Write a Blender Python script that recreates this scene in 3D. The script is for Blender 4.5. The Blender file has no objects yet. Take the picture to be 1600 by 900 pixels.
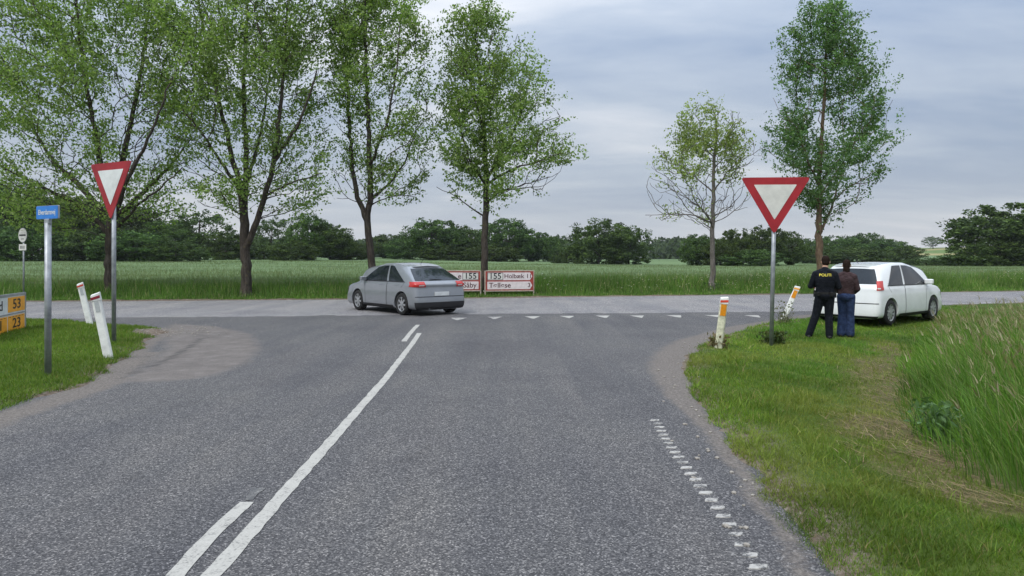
import bpy, bmesh, math, random
import numpy as np
from mathutils import Vector, Matrix
random.seed(7); RNG = np.random.default_rng(11)
S = bpy.context.scene
COL = S.collection
PI = math.pi
R = math.radians

# ------------------------------------------------------------------ camera
CAM_H = 1.6; F = 1600 * 24 / 36
cd = bpy.data.cameras.new('camera'); cam = bpy.data.objects.new('camera', cd); COL.objects.link(cam)
cd.sensor_width = 36; cd.lens = 24; cd.clip_start = 0.05; cd.clip_end = 6000
cam.location = (0, 0, CAM_H); cam.rotation_euler = (PI / 2, 0, 0); cd.shift_y = -45 / 1600
S.camera = cam
# ------------------------------------------------------------------ world: overcast daylight
SUN_EL, SUN_AZ = R(48), R(-140)          # azimuth from +y towards +x
w = bpy.data.worlds.new('World'); S.world = w; w.use_nodes = True
nt = w.node_tree; nt.nodes.clear(); N = nt.nodes; L = nt.links
out = N.new('ShaderNodeOutputWorld'); bg = N.new('ShaderNodeBackground'); bg.inputs['Strength'].default_value = 0.1
L.new(bg.outputs[0], out.inputs[0])
sky = N.new('ShaderNodeTexSky'); sky.sky_type = 'NISHITA'; sky.sun_disc = False
sky.sun_elevation = SUN_EL; sky.sun_rotation = SUN_AZ; sky.air_density = 1.2; sky.dust_density = 2.0
tc = N.new('ShaderNodeTexCoord'); sep = N.new('ShaderNodeSeparateXYZ'); L.new(tc.outputs['Generated'], sep.inputs[0])
def M(op, a, b=None, c=None, tree=None):
    t = tree or nt
    n = t.nodes.new('ShaderNodeMath'); n.operation = op
    for i, v in enumerate((a, b, c)):
        if v is None: continue
        if isinstance(v, (int, float)): n.inputs[i].default_value = v
        else: t.links.new(v, n.inputs[i])
    return n.outputs[0]
zc = M('MAXIMUM', sep.outputs[2], 0.0)
den = M('ADD', zc, 0.16)
cmb = N.new('ShaderNodeCombineXYZ')
L.new(M('DIVIDE', sep.outputs[0], den), cmb.inputs[0]); L.new(M('MULTIPLY', M('DIVIDE', sep.outputs[1], den), 1.9), cmb.inputs[1])
def wnoise(scale, detail, rough, dist, off):
    mp = N.new('ShaderNodeMapping'); mp.inputs['Location'].default_value = off; mp.inputs['Rotation'].default_value = (0, 0, R(14))
    L.new(cmb.outputs[0], mp.inputs[0])
    n = N.new('ShaderNodeTexNoise'); L.new(mp.outputs[0], n.inputs['Vector'])
    n.inputs['Scale'].default_value = scale; n.inputs['Detail'].default_value = detail; n.inputs['Roughness'].default_value = rough
    n.inputs['Distortion'].default_value = dist
    return n.outputs['Fac']
n1 = wnoise(0.42, 5, 0.52, 0.5, (12.4, 3.3, 0)); n2 = wnoise(1.5, 6, 0.55, 0.3, (2, 3, 0))
nm = M('ADD', M('MULTIPLY', n1, 0.72), M('MULTIPLY', n2, 0.28))
ramp = N.new('ShaderNodeValToRGB'); L.new(nm, ramp.inputs[0])
e = ramp.color_ramp.elements
e[0].position = 0.37; e[0].color = (0.29, 0.36, 0.485, 1)
e[1].position = 0.63; e[1].color = (0.66, 0.685, 0.73, 1)
k = e.new(0.50); k.color = (0.42, 0.48, 0.575, 1)
# overcast brightness rises towards the zenith; the band along the horizon is paler
lift = M('ADD', 0.60, M('MULTIPLY', M('POWER', zc, 1.8), 2.05))
hz = M('POWER', M('SUBTRACT', 1.0, zc), 14.0)
mixh = N.new('ShaderNodeMix'); mixh.data_type = 'RGBA'; L.new(M('MULTIPLY', hz, 0.78), mixh.inputs[0])
L.new(ramp.outputs[0], mixh.inputs[6]); mixh.inputs[7].default_value = (0.74, 0.745, 0.765, 1)
vs = N.new('ShaderNodeVectorMath'); vs.operation = 'SCALE'; L.new(mixh.outputs[2], vs.inputs[0]); L.new(M('MULTIPLY', lift, 10.0), vs.inputs['Scale'])
mx = N.new('ShaderNodeMix'); mx.data_type = 'RGBA'; mx.inputs[0].default_value = 0.93
L.new(sky.outputs[0], mx.inputs[6]); L.new(vs.outputs[0], mx.inputs[7]); L.new(mx.outputs[2], bg.inputs['Color'])
sd = bpy.data.lights.new('sun', 'SUN'); sd.energy = 1.5; sd.angle = R(25); sd.color = (1.0, 0.96, 0.90)
sun = bpy.data.objects.new('sun', sd); COL.objects.link(sun)
sdir = Vector((math.sin(SUN_AZ) * math.cos(SUN_EL), math.cos(SUN_AZ) * math.cos(SUN_EL), math.sin(SUN_EL)))
sun.rotation_euler = sdir.to_track_quat('Z', 'Y').to_euler()
S.view_settings.view_transform = 'Standard'; S.view_settings.look = 'None'
S.view_settings.exposure = 0.72; S.view_settings.gamma = 1.0; S.view_settings.use_curve_mapping = False
S.render.engine = 'CYCLES'
S.cycles.max_bounces = 5; S.cycles.diffuse_bounces = 2; S.cycles.glossy_bounces = 2; S.cycles.transmission_bounces = 3
S.cycles.transparent_max_bounces = 4; S.cycles.volume_bounces = 0; S.cycles.caustics_reflective = False; S.cycles.caustics_refractive = False
S.cycles.use_denoising = True

# ------------------------------------------------------------------ helpers
def ray(px, py):
    return Vector(((px - 800) / F, 1.0, (405 - py) / F))
def G(px, py, z=0.0):
    d = ray(px, py); t = (z - CAM_H) / d.z
    return (d.x * t, d.y * t)
def AT(px, py, y):
    d = ray(px, py); t = y / d.y
    return np.array((d.x * t, y, CAM_H + d.z * t))
def tag(o, label=None, cat=None, group=None, kind=None):
    if label: o['label'] = label
    if cat: o['category'] = cat
    if group: o['group'] = group
    if kind: o['kind'] = kind
    return o
def empty(name, loc=(0, 0, 0), rz=0, label=None, cat=None, group=None, kind=None):
    o = bpy.data.objects.new(name, None); COL.objects.link(o); o.location = loc; o.rotation_euler = (0, 0, rz)
    o.empty_display_size = 0.2
    return tag(o, label, cat, group, kind)
def link(name, me, mat=None, parent=None, loc=None, rot=None, smooth=False):
    o = bpy.data.objects.new(name, me); COL.objects.link(o)
    if mat is not None and len(me.materials) == 0: me.materials.append(mat)
    if parent: o.parent = parent
    if loc is not None: o.location = loc
    if rot is not None: o.rotation_euler = rot
    if smooth: me.shade_smooth()
    return o
def npmesh(name, V, Fc, cols=None):
    V = np.asarray(V, np.float32).reshape(-1, 3); Fc = np.asarray(Fc, np.int32); n, k = Fc.shape
    me = bpy.data.meshes.new(name); me.vertices.add(len(V)); me.vertices.foreach_set('co', V.ravel())
    me.loops.add(n * k); me.loops.foreach_set('vertex_index', Fc.ravel())
    me.polygons.add(n); me.polygons.foreach_set('loop_start', np.arange(0, n * k, k, dtype=np.int32))
    me.polygons.foreach_set('loop_total', np.full(n, k, np.int32))
    if cols is not None:
        c = np.ones((len(V), 4), np.float32); c[:, :cols.shape[1]] = cols
        at = me.color_attributes.new('col', 'FLOAT_COLOR', 'POINT'); at.data.foreach_set('color', c.ravel())
    me.update(calc_edges=True)
    return me
def pymesh(name, V, Fc):
    me = bpy.data.meshes.new(name); me.from_pydata([tuple(v) for v in V], [], [tuple(f) for f in Fc]); me.update(); return me
def vnoise(x, y, seed=0):
    xi = np.floor(x).astype(np.int64); yi = np.floor(y).astype(np.int64); fx = x - xi; fy = y - yi
    fx = fx * fx * (3 - 2 * fx); fy = fy * fy * (3 - 2 * fy)
    def h(a, b):
        v = (a * 374761393 + b * 668265263 + seed * 982451653) & 0xFFFFFFFF
        v = ((v ^ (v >> 13)) * 1274126177) & 0xFFFFFFFF
        return ((v ^ (v >> 16)) & 0xFFFF) / 65535.0
    return (h(xi, yi) * (1 - fx) + h(xi + 1, yi) * fx) * (1 - fy) + (h(xi, yi + 1) * (1 - fx) + h(xi + 1, yi + 1) * fx) * fy
def fbm(x, y, scale, seed=0, oct=4):
    v = 0; a = 0.5; t = 0
    for i in range(oct):
        v = v + a * vnoise(x * scale, y * scale, seed + i * 17); t += a; a *= 0.5; scale *= 2.03
    return v / t
def sstep(a, b, x):
    t = np.clip((x - a) / (b - a), 0, 1); return t * t * (3 - 2 * t)
def poly_sdf(x, y, P):
    """signed distance to a closed polygon, negative inside"""
    d = np.full(x.shape, 1e9); ins = np.zeros(x.shape, bool); n = len(P)
    for i in range(n):
        ax, ay = P[i]; bx, by = P[(i + 1) % n]
        ex, ey = bx - ax, by - ay; q = ex * ex + ey * ey + 1e-12
        t = np.clip(((x - ax) * ex + (y - ay) * ey) / q, 0, 1)
        d = np.minimum(d, (x - ax - ex * t) ** 2 + (y - ay - ey * t) ** 2)
        c = ((ay > y) != (by > y)) & (x < (bx - ax) * (y - ay) / (by - ay + 1e-12) + ax)
        ins ^= c
    d = np.sqrt(d); return np.where(ins, -d, d)
def path_dist(x, y, P):
    d = np.full(x.shape, 1e9)
    for (ax, ay), (bx, by) in zip(P[:-1], P[1:]):
        ex, ey = bx - ax, by - ay; q = ex * ex + ey * ey + 1e-12
        t = np.clip(((x - ax) * ex + (y - ay) * ey) / q, 0, 1)
        d = np.minimum(d, (x - ax - ex * t) ** 2 + (y - ay - ey * t) ** 2)
    return np.sqrt(d)

# ------------------------------------------------------------------ materials
def new_mat(name):
    m = bpy.data.materials.new(name); m.use_nodes = True
    b = m.node_tree.nodes['Principled BSDF']; b.inputs['Specular IOR Level'].default_value = 0.3
    return m, m.node_tree, b
def nz(t, scale, detail=4, rough=0.55, vec=None, dist=0):
    n = t.nodes.new('ShaderNodeTexNoise'); n.inputs['Scale'].default_value = scale; n.inputs['Detail'].default_value = detail
    n.inputs['Roughness'].default_value = rough; n.inputs['Distortion'].default_value = dist
    if vec is not None: t.links.new(vec, n.inputs['Vector'])
    return n.outputs['Fac']
def pos(t): return t.nodes.new('ShaderNodeNewGeometry').outputs['Position']
def objc(t): return t.nodes.new('ShaderNodeTexCoord').outputs['Object']
def cr(t, fac, stops):
    r = t.nodes.new('ShaderNodeValToRGB'); t.links.new(fac, r.inputs[0]); e = r.color_ramp.elements
    e[0].position, e[0].color = stops[0][0], (*stops[0][1], 1); e[1].position, e[1].color = stops[-1][0], (*stops[-1][1], 1)
    for p, c in stops[1:-1]:
        k = e.new(p); k.color = (*c, 1)
    return r.outputs[0]
def mixc(t, fac, a, b, mode='MIX'):
    n = t.nodes.new('ShaderNodeMix'); n.data_type = 'RGBA'; n.blend_type = mode
    for i, v in ((0, fac), (6, a), (7, b)):
        if isinstance(v, (int, float)): n.inputs[i].default_value = v
        elif isinstance(v, tuple): n.inputs[i].default_value = (*v, 1)
        else: t.links.new(v, n.inputs[i])
    return n.outputs[2]
def attr(t, name='col'):
    a = t.nodes.new('ShaderNodeAttribute'); a.attribute_name = name; return a.outputs['Color']
def bump(t, b, h, strength, dist):
    n = t.nodes.new('ShaderNodeBump'); n.inputs['Strength'].default_value = strength; n.inputs['Distance'].default_value = dist
    t.links.new(h, n.inputs['Height']); t.links.new(n.outputs[0], b.inputs['Normal'])
def simple(name, c, rough=0.5, metal=0.0, dirt=0.15, scale=6.0, spec=0.3, coat=0.0):
    m, t, b = new_mat(name)
    f = nz(t, scale, 5, 0.6, objc(t))
    d = tuple(v * (1 - dirt * 1.6) for v in c); u = tuple(min(1, v * (1 + dirt * 0.5)) for v in c)
    t.links.new(cr(t, f, [(0.3, d), (0.62, u)]), b.inputs['Base Color'])
    b.inputs['Roughness'].default_value = rough; b.inputs['Metallic'].default_value = metal
    b.inputs['Specular IOR Level'].default_value = spec; b.inputs['Coat Weight'].default_value = coat; b.inputs['Coat Roughness'].default_value = 0.06
    return m
def foliage_mat(name, transl=0.35, rough=0.6):
    m, t, b = new_mat(name)
    c = attr(t); t.links.new(c, b.inputs['Base Color']); b.inputs['Roughness'].default_value = rough; b.inputs['Specular IOR Level'].default_value = 0.22
    tr = t.nodes.new('ShaderNodeBsdfTranslucent')
    t.links.new(mixc(t, 1.0, c, (1.1, 1.25, 0.55), 'MULTIPLY'), tr.inputs['Color'])
    ms = t.nodes.new('ShaderNodeMixShader'); ms.inputs[0].default_value = transl
    o = t.nodes['Material Output']; t.links.new(b.outputs[0], ms.inputs[1]); t.links.new(tr.outputs[0], ms.inputs[2]); t.links.new(ms.outputs[0], o.inputs[0])
    return m
MAT = {}
MAT['leaf'] = foliage_mat('leaf', 0.52); MAT['blade'] = foliage_mat('blade', 0.3)
MAT['steel'] = simple('galvanised steel', (0.33, 0.35, 0.37), 0.5, 0.55, 0.2, 9)
MAT['white'] = simple('white sheeting', (0.60, 0.62, 0.62), 0.45, 0, 0.10, 5)
MAT['dullwhite'] = simple('weathered white sheeting', (0.55, 0.55, 0.515), 0.5, 0, 0.12, 4)
MAT['red'] = simple('red sheeting', (0.29, 0.018, 0.025), 0.4, 0, 0.15, 5)
MAT['signback'] = simple('sign back', (0.3, 0.31, 0.32), 0.5, 0.3, 0.15, 5)
MAT['blue'] = simple('blue enamel', (0.03, 0.18, 0.55), 0.35, 0, 0.12, 5)
MAT['amber'] = simple('amber panel', (0.75, 0.33, 0.02), 0.45, 0, 0.12, 7)
MAT['orange'] = simple('orange reflector', (0.62, 0.24, 0.012), 0.3, 0, 0.2, 14)
MAT['redband'] = simple('red reflective band', (0.55, 0.06, 0.03), 0.35, 0, 0.2, 14)
MAT['wine'] = simple('dark red band', (0.2, 0.015, 0.03), 0.35, 0, 0.2, 14)
MAT['black'] = simple('black print', (0.012, 0.012, 0.014), 0.5, 0, 0.1)
MAT['rust'] = simple('red brown frame', (0.28, 0.05, 0.04), 0.55, 0, 0.25, 6)
MAT['post'] = simple('marker post plastic', (0.66, 0.67, 0.64), 0.5, 0, 0.14, 7)
MAT['oldpost'] = simple('weathered marker post plastic', (0.52, 0.52, 0.38), 0.6, 0, 0.3, 12)
MAT['greyreflector'] = simple('grey reflector', (0.36, 0.38, 0.38), 0.25, 0, 0.1, 20)

# ------------------------------------------------------------------ plan of the junction
RIGHT = [(1.5, -9), G(1265, 900), G(1200, 800), G(1140, 710), G(1090, 640), G(1068, 600), G(1062, 575), G(1068, 556), G(1090, 541), G(1112, 530),
         G(1160, 515), G(1195, 507), G(1262, 497), G(1350, 489), G(1480, 477), G(1600, 473.5)]
rx, ry = RIGHT[-1]
RIGHT += [(rx + 60, ry + 15), (rx + 300, ry + 72)]
FAR = [G(0, 472), G(300, 470), G(540, 468.3), G(730, 466.3), G(1000, 463), G(1250, 460), G(1480, 457), G(1600, 455.5)]
lx, ly = FAR[0]; fx, fy = FAR[-1]
FAR = [(lx - 240, ly - 34), (lx - 60, ly - 8.5)] + FAR + [(fx + 60, fy + 14.5), (fx + 300, fy + 71)]
LEFT = [(-4.3, -9), (-4.35, 2.5), G(0, 648), G(60, 624), G(128, 607), G(165, 587), G(200, 563), G(237, 534), G(252, 524), G(272, 519.5), G(256, 514), G(200, 510), G(120, 504), G(45, 500.5)]
nx_, ny_ = LEFT[-1]
LEFT += [(nx_ - 60, ny_ - 8.5), (nx_ - 240, ny_ - 34)]
ROAD = RIGHT + FAR[::-1] + LEFT[::-1]
NEAR = sorted([LEFT[-1], LEFT[-2], G(45, 500), G(190, 496), G(420, 494), G(730, 490.5), G(1000, 489), G(1270, 486), RIGHT[-4], RIGHT[-3], RIGHT[-2], RIGHT[-1]])
def near_y(x): return np.interp(x, [p[0] for p in NEAR], [p[1] for p in NEAR])
def far_y(x): return np.interp(x, [p[0] for p in FAR], [p[1] for p in FAR])
STRAW = [G(1400, 540, -.1), G(1362, 590, -.1), G(1372, 650, -.1), G(1425, 722, -.1), G(1490, 778, -.1), G(1585, 812, -.1)]
TALL = [(3.3, 1.0), G(1600, 795, -.1), G(1500, 768, -.1), G(1437, 708, -.1), G(1412, 640, -.1), G(1408, 580, -.1), G(1425, 545, -.1), (9.6, 15.6), (11.4, 16.9), (13.2, 18.6), (19, 22.6), (60, 32.5), (60, -6), (3.3, -6)]

def gz(x, y, s=None):
    """height of the ground sheet"""
    x = np.asarray(x, float); y = np.asarray(y, float)
    if s is None: s = poly_sdf(x, y, ROAD)
    rag = (fbm(x, y, 2.2, 3) - 0.5) * 0.34 + (fbm(x, y, 9, 5, 2) - 0.5) * 0.10
    z = -0.09 + 0.13 * sstep(-0.22, 0.24, s + rag)
    right = (x > 0) & (y < near_y(x)); left = (x < 0) & (y < near_y(x) + 1)
    z = z - np.where(right, np.clip((s - 0.4) * 0.055, 0, 0.17), 0) + np.where(left, np.clip((s - 0.2) * 0.08, 0, 0.12), 0)
    z = z + np.where(s > 0.2, (fbm(x, y, 0.9, 8) - 0.5) * 0.07, 0)
    beyond = np.clip(y - far_y(x), 0, None)
    z = z + 0.75 * sstep(10, 90, beyond) * sstep(25, -35, x) + 0.9 * sstep(60, 160, beyond)*0.5
    far = np.hypot(x, y)
    z = z + sstep(120, 500, far) * (fbm(x, y, 0.004, 21) - 0.35) * 5.0 * np.where(y > 0, 1, 1)
    z = z + 9.0 * np.exp(-(((x - 330) / 130) ** 2 + ((y - 480) / 110) ** 2))
    return z
def gz1(x, y): return float(gz(np.array([x]), np.array([y]))[0])

# ------------------------------------------------------------------ ground sheet
def axis(lo, hi, step, far, grow=1.13):
    a = list(np.arange(lo, hi + 1e-6, step)); d = step; v = hi
    while v < far: d *= grow; v += d; a.append(v)
    d = step; v = lo
    while v > -far: d *= grow; v -= d; a.insert(0, v)
    return np.array(a)
gx = axis(-17, 17, 0.15, 1250); gy = axis(0.5, 29, 0.15, 1250)
X, Y = np.meshgrid(gx, gy); x = X.ravel(); y = Y.ravel(); sd_ = poly_sdf(x, y, ROAD)
z = gz(x, y, sd_)
dirt = sstep(0.55, 0.12, sd_ + (fbm(x, y, 1.6, 31) - .5) * 0.5)
tipx, tipy = G(258, 519); dirt = np.maximum(dirt, sstep(0.75, 0.35, np.hypot((x - tipx) , (y - tipy)*.6)))
straw = sstep(0.58, 0.12, path_dist(x, y, STRAW) + (fbm(x, y, 1.5, 41) - .5) * 0.9)
farm = sstep(150, 260, np.hypot(x, y))
ni, nj = len(gy), len(gx); idx = np.arange(ni * nj).reshape(ni, nj)
Fq = np.stack([idx[:-1, :-1], idx[:-1, 1:], idx[1:, 1:], idx[1:, :-1]], -1).reshape(-1, 4)
me = npmesh('ground', np.stack([x, y, z], 1), Fq, np.stack([dirt, straw, farm], 1))
m, t, b = new_mat('verge soil and turf')
a = t.nodes.new('ShaderNodeSeparateColor'); t.links.new(attr(t), a.inputs[0])
P = pos(t)
turf = cr(t, nz(t, 1.3, 6, 0.6, P), [(0.3, (0.034, 0.058, 0.010)), (0.55, (0.060, 0.100, 0.017)), (0.75, (0.10, 0.12, 0.032))])
soil = cr(t, nz(t, 14, 6, 0.7, P), [(0.3, (0.055, 0.04, 0.028)), (0.5, (0.14, 0.11, 0.085)), (0.72, (0.27, 0.235, 0.20))])
strw = cr(t, nz(t, 22, 5, 0.7, P), [(0.3, (0.055, 0.045, 0.022)), (0.5, (0.11, 0.09, 0.045)), (0.68, (0.21, 0.165, 0.09))])
fields = cr(t, nz(t, 0.011, 1, 0.4, P), [(0.35, (0.09, 0.13, 0.035)), (0.5, (0.14, 0.16, 0.055)), (0.56, (0.30, 0.25, 0.12)), (0.62, (0.10, 0.15, 0.045))])
c = mixc(t, a.outputs[2], turf, fields); c = mixc(t, M('MULTIPLY', a.outputs[1], cr(t, nz(t, 3.2, 5, .7, P), [(0.36, (.45, .45, .45)), (0.55, (1, 1, 1))]), tree=t), c, strw); c = mixc(t, a.outputs[0], c, soil)
t.links.new(c, b.inputs['Base Color']); b.inputs['Roughness'].default_value = 0.95; b.inputs['Specular IOR Level'].default_value = 0.1
bump(t, b, nz(t, 30, 5, 0.7, P), 0.6, 0.03)
tag(link('ground', me, m, smooth=True), 'turf verges, field margins and far farmland round the junction', 'ground', kind='structure')

# ------------------------------------------------------------------ roads
def asphalt(name, tone, beige):
    m, t, b = new_mat(name); P = pos(t)
    a = t.nodes.new('ShaderNodeSeparateColor'); t.links.new(attr(t), a.inputs[0])
    v = t.nodes.new('ShaderNodeTexVoronoi'); v.inputs['Scale'].default_value = 115; t.links.new(P, v.inputs['Vector'])
    sp = t.nodes.new('ShaderNodeSeparateColor'); t.links.new(v.outputs['Color'], sp.inputs[0])
    stone = cr(t, sp.outputs[0], [(0.0, tuple(tone * k for k in (0.36, 0.36, 0.38))), (0.42, tuple(tone * k for k in (0.70, 0.70, 0.73))),
                                  (0.74, tuple(tone * k for k in (1.05, 1.04, 1.06))), (0.93, tuple(tone * k for k in (1.75, 1.72, 1.68))), (1.0, tuple(tone * k for k in (2.9, 2.83, 2.76)))])
    mid = cr(t, nz(t, 58, 3, 0.75, P), [(0.32, (0.84, 0.84, 0.85)), (0.5, (1.0, 1.0, 1.0)), (0.68, (1.18, 1.18, 1.17))])
    big = cr(t, nz(t, 0.45, 5, 0.6, P, 0.4), [(0.3, (0.84, 0.82, 0.83)), (0.5, (1.0, .98, .97)), (0.7, (1.13, 1.10, 1.05))])
    c = mixc(t, 1.0, mixc(t, 1.0, stone, mid, 'MULTIPLY'), big, 'MULTIPLY')
    mps = t.nodes.new('ShaderNodeMapping'); mps.inputs['Scale'].default_value = (1.5, 0.10, 1); mps.inputs['Rotation'].default_value = (0, 0, R(-6)); t.links.new(P, mps.inputs[0])
    c = mixc(t, 1.0, c, cr(t, nz(t, 1.0, 4, 0.6, mps.outputs[0]), [(0.33, (0.84, 0.85, 0.88)), (0.5, (1, 1, 1)), (0.67, (1.14, 1.12, 1.09))]), 'MULTIPLY')
    st_ = cr(t, nz(t, 1.7, 5, 0.65, P, 1.2), [(0.60, (1, 1, 1)), (0.74, (0.78, 0.77, 0.76))]); c = mixc(t, 1.0, c, st_, 'MULTIPLY')
    br = t.nodes.new('ShaderNodeMapRange')                     # ragged edge for the masks
    rag = M('ADD', M('MULTIPLY', M('SUBTRACT', nz(t, 4, 6, 0.75, P), 0.5, tree=t), 1.1, tree=t), M('MULTIPLY', M('SUBTRACT', nz(t, 30, 4, 0.7, P), 0.5, tree=t), 0.7, tree=t), tree=t)
    def mask(ch):
        n = t.nodes.new('ShaderNodeMapRange'); n.inputs[1].default_value = 0.28; n.inputs[2].default_value = 0.72
        t.links.new(M('ADD', a.outputs[ch], rag, tree=t), n.inputs[0]); return M('MULTIPLY', n.outputs[0], M('GREATER_THAN', a.outputs[ch], 0.02, tree=t), tree=t)
    worn = mixc(t, 1.0, cr(t, nz(t, 3.0, 6, 0.65, P), [(0.3, (0.108, 0.095, 0.086)), (0.55, (0.142, 0.126, 0.115)), (0.7, (0.18, 0.162, 0.149))]),
                cr(t, sp.outputs[1], [(0.0, (0.8, 0.8, 0.8)), (1.0, (1.2, 1.2, 1.2))]), 'MULTIPLY')
    grit = cr(t, nz(t, 34, 6, 0.75, P), [(0.3, (0.06, 0.05, 0.042)), (0.5, (0.135, 0.117, 0.102)), (0.7, (0.27, 0.24, 0.21))])
    c = mixc(t, M('MULTIPLY', mask(1), 0.93, tree=t), c, worn); c = mixc(t, M('MULTIPLY', mask(0), 0.85, tree=t), c, grit)
    seam = M('MULTIPLY', mask(2), 0.72, tree=t); c = mixc(t, seam, c, (0.035, 0.034, 0.034))
    t.links.new(c, b.inputs['Base Color']); b.inputs['Roughness'].default_value = 0.82; b.inputs['Specular IOR Level'].default_value = 0.25
    bump(t, b, M('ADD', v.outputs['Distance'], nz(t, 26, 3, 0.75, P), tree=t), 0.5, 0.006)
    return m
def sheet(name, step, x0, x1, y0, y1, keep, zz, masks, mat, label):
    X, Y = np.meshgrid(np.arange(x0, x1, step), np.arange(y0, y1, step)); x = X.ravel(); y = Y.ravel()
    ni, nj = X.shape; idx = np.arange(ni * nj).reshape(ni, nj)
    Q = np.stack([idx[:-1, :-1], idx[:-1, 1:], idx[1:, 1:], idx[1:, :-1]], -1).reshape(-1, 4)
    kf = keep(x, y)[Q].all(1); Q = Q[kf]
    used = np.unique(Q); remap = np.full(ni * nj, -1); remap[used] = np.arange(len(used))
    x, y = x[used], y[used]
    me = npmesh(name, np.stack([x, y, np.full(len(x), zz)], 1), remap[Q], masks(x, y))
    return tag(link(name, me, mat), label, 'road', kind='structure')
PATCH = [G(185, 597), G(260, 597), G(330, 588), G(385, 568), G(405, 545), G(392, 522), G(335, 510), G(268, 506), G(255, 520), G(262, 545), G(225, 575)]
SHOULDER_R = [(1.45, -5), G(1265, 900), G(1140, 710), G(1066, 620), G(1050, 580), G(1058, 552), G(1085, 533), G(1155, 512), G(1262, 494), G(1350, 486)]
SHOULDER_L = [(-4.3, -5), (-4.3, 2), G(0, 655), G(70, 632), G(150, 606), G(190, 580), G(230, 553)]
def masks_side(x, y):
    s = poly_sdf(x, y, ROAD)
    sw = np.interp(y, [3, 7, 8.5, 10.5, 12.5, 15, 18], [0.05, 0.10, 0.2, 0.32, 0.3, 0.25, 0.2])
    g = np.where(x > 0, sstep(sw * 2, sw * 0.3, path_dist(x, y, SHOULDER_R)) * np.interp(y, [5, 8], [0.75, 1.0]), 0)
    g = np.maximum(g, sstep(0.45, 0.0, path_dist(x, y, SHOULDER_L)) * 0.9)
    g = np.maximum(g, sstep(0.35, 0.0, np.abs(s)) * 0.8 * (y > 8))
    p = sstep(0.35, -0.35, poly_sdf(x, y, PATCH))
    d = sstep(0.30, 0.0, near_y(x) - y) * 0.62 * (x > -9)
    crack = path_dist(x, y, [G(240, 573), G(275, 555), G(300, 540), G(314, 529)])
    d = np.maximum(d, sstep(0.16, 0.0, crack) * 0.7)
    for cp in ([G(190, 592), G(215, 577), G(232, 556)], [G(205, 585), G(245, 578)], [G(275, 520), G(300, 521), G(330, 528)]): d = np.maximum(d, sstep(0.14, 0.0, path_dist(x, y, cp)) * 0.5)
    return np.stack([g, p, d], 1)
def masks_main(x, y):
    e1 = y - near_y(x); e2 = far_y(x) - y
    g = np.maximum(sstep(0.5, 0.0, e1) * 0.5 * (np.abs(x) > 9), sstep(0.35, 0.0, e2) * 0.55)
    return np.stack([g, g * 0, g * 0], 1)
asph = asphalt('chip seal asphalt', 0.098, 0); asph2 = asphalt('worn main road asphalt', 0.205, 0)
main_road = sheet('main_road', 0.3, -70, 75, 5, 60, lambda x, y: (y > near_y(x) - 0.9) & (y < far_y(x) + 0.6), 0.0, masks_main, asph2, 'pale grey main road crossing behind the junction')
side_road = sheet('side_road', 0.12, -17, 15, -6, 24, lambda x, y: (poly_sdf(x, y, ROAD) < 0.7) & (y < near_y(x) + (fbm(x, y, 1.1, 77) - .5) * 0.35) & (x > -16), 0.004, masks_side, asph, 'dark grey chip sealed side road leading up to the junction')

mp, t, b = new_mat('worn road paint'); P = pos(t)
v = t.nodes.new('ShaderNodeTexVoronoi'); v.inputs['Scale'].default_value = 62; t.links.new(P, v.inputs['Vector'])
wn = M('ADD', nz(t, 9, 6, 0.75, P), M('MULTIPLY', v.outputs['Distance'], 0.35, tree=t), tree=t)
t.links.new(cr(t, wn, [(0.45, (0.40, 0.39, 0.355)), (0.74, (0.345, 0.335, 0.305)), (0.92, (0.15, 0.147, 0.14))]), b.inputs['Base Color']); b.inputs['Roughness'].default_value = 0.75
mpw, t, b = new_mat('faded road paint'); P = pos(t)
wn = M('ADD', nz(t, 11, 6, 0.8, P), M('MULTIPLY', nz(t, 60, 2, 0.6, P), 0.4, tree=t), tree=t)
t.links.new(cr(t, wn, [(0.52, (0.42, 0.41, 0.38)), (0.70, (0.31, 0.30, 0.28)), (0.80, (0.10, 0.10, 0.10))]), b.inputs['Base Color']); b.inputs['Roughness'].default_value = 0.8
mpf, t, b = new_mat('almost worn off road paint'); P = pos(t)
wn = M('ADD', nz(t, 14, 6, 0.8, P), M('MULTIPLY', nz(t, 70, 2, 0.6, P), 0.5, tree=t), tree=t)
t.links.new(cr(t, wn, [(0.50, (0.25, 0.245, 0.23)), (0.64, (0.16, 0.157, 0.15)), (0.76, (0.085, 0.085, 0.086))]), b.inputs['Base Color']); b.inputs['Roughness'].default_value = 0.8
def ribbon(name, pts, wid, zz, parent, mat, seed=0, step=0.05, wob=0.006):
    pts = np.array(pts, float); seg = np.r_[0, np.cumsum(np.hypot(*np.diff(pts, axis=0).T))]
    n = max(3, int(seg[-1] / step)); s = np.linspace(0, seg[-1], n); cx = np.interp(s, seg, pts[:, 0]); cy = np.interp(s, seg, pts[:, 1])
    for _ in range(max(1, n // 14)):
        cx[1:-1] = (cx[:-2] + cx[1:-1] * 2 + cx[2:]) / 4; cy[1:-1] = (cy[:-2] + cy[1:-1] * 2 + cy[2:]) / 4
    dx = np.gradient(cx); dy = np.gradient(cy); q = np.hypot(dx, dy); px, py = -dy / q, dx / q
    a = wid / 2 + (vnoise(s * 9, s * 0, seed) - .5) * wob * 2; c = wid / 2 + (vnoise(s * 9, s * 0 + 5, seed) - .5) * wob * 2
    V = np.concatenate([np.stack([cx + px * a, cy + py * a, np.full(n, zz)], 1), np.stack([cx - px * c, cy - py * c, np.full(n, zz)], 1)])
    i = np.arange(n - 1); Q = np.stack([i, i + n, i + n + 1, i + 1], 1)
    return link(name, npmesh(name, V, Q), mat, parent)
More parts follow.
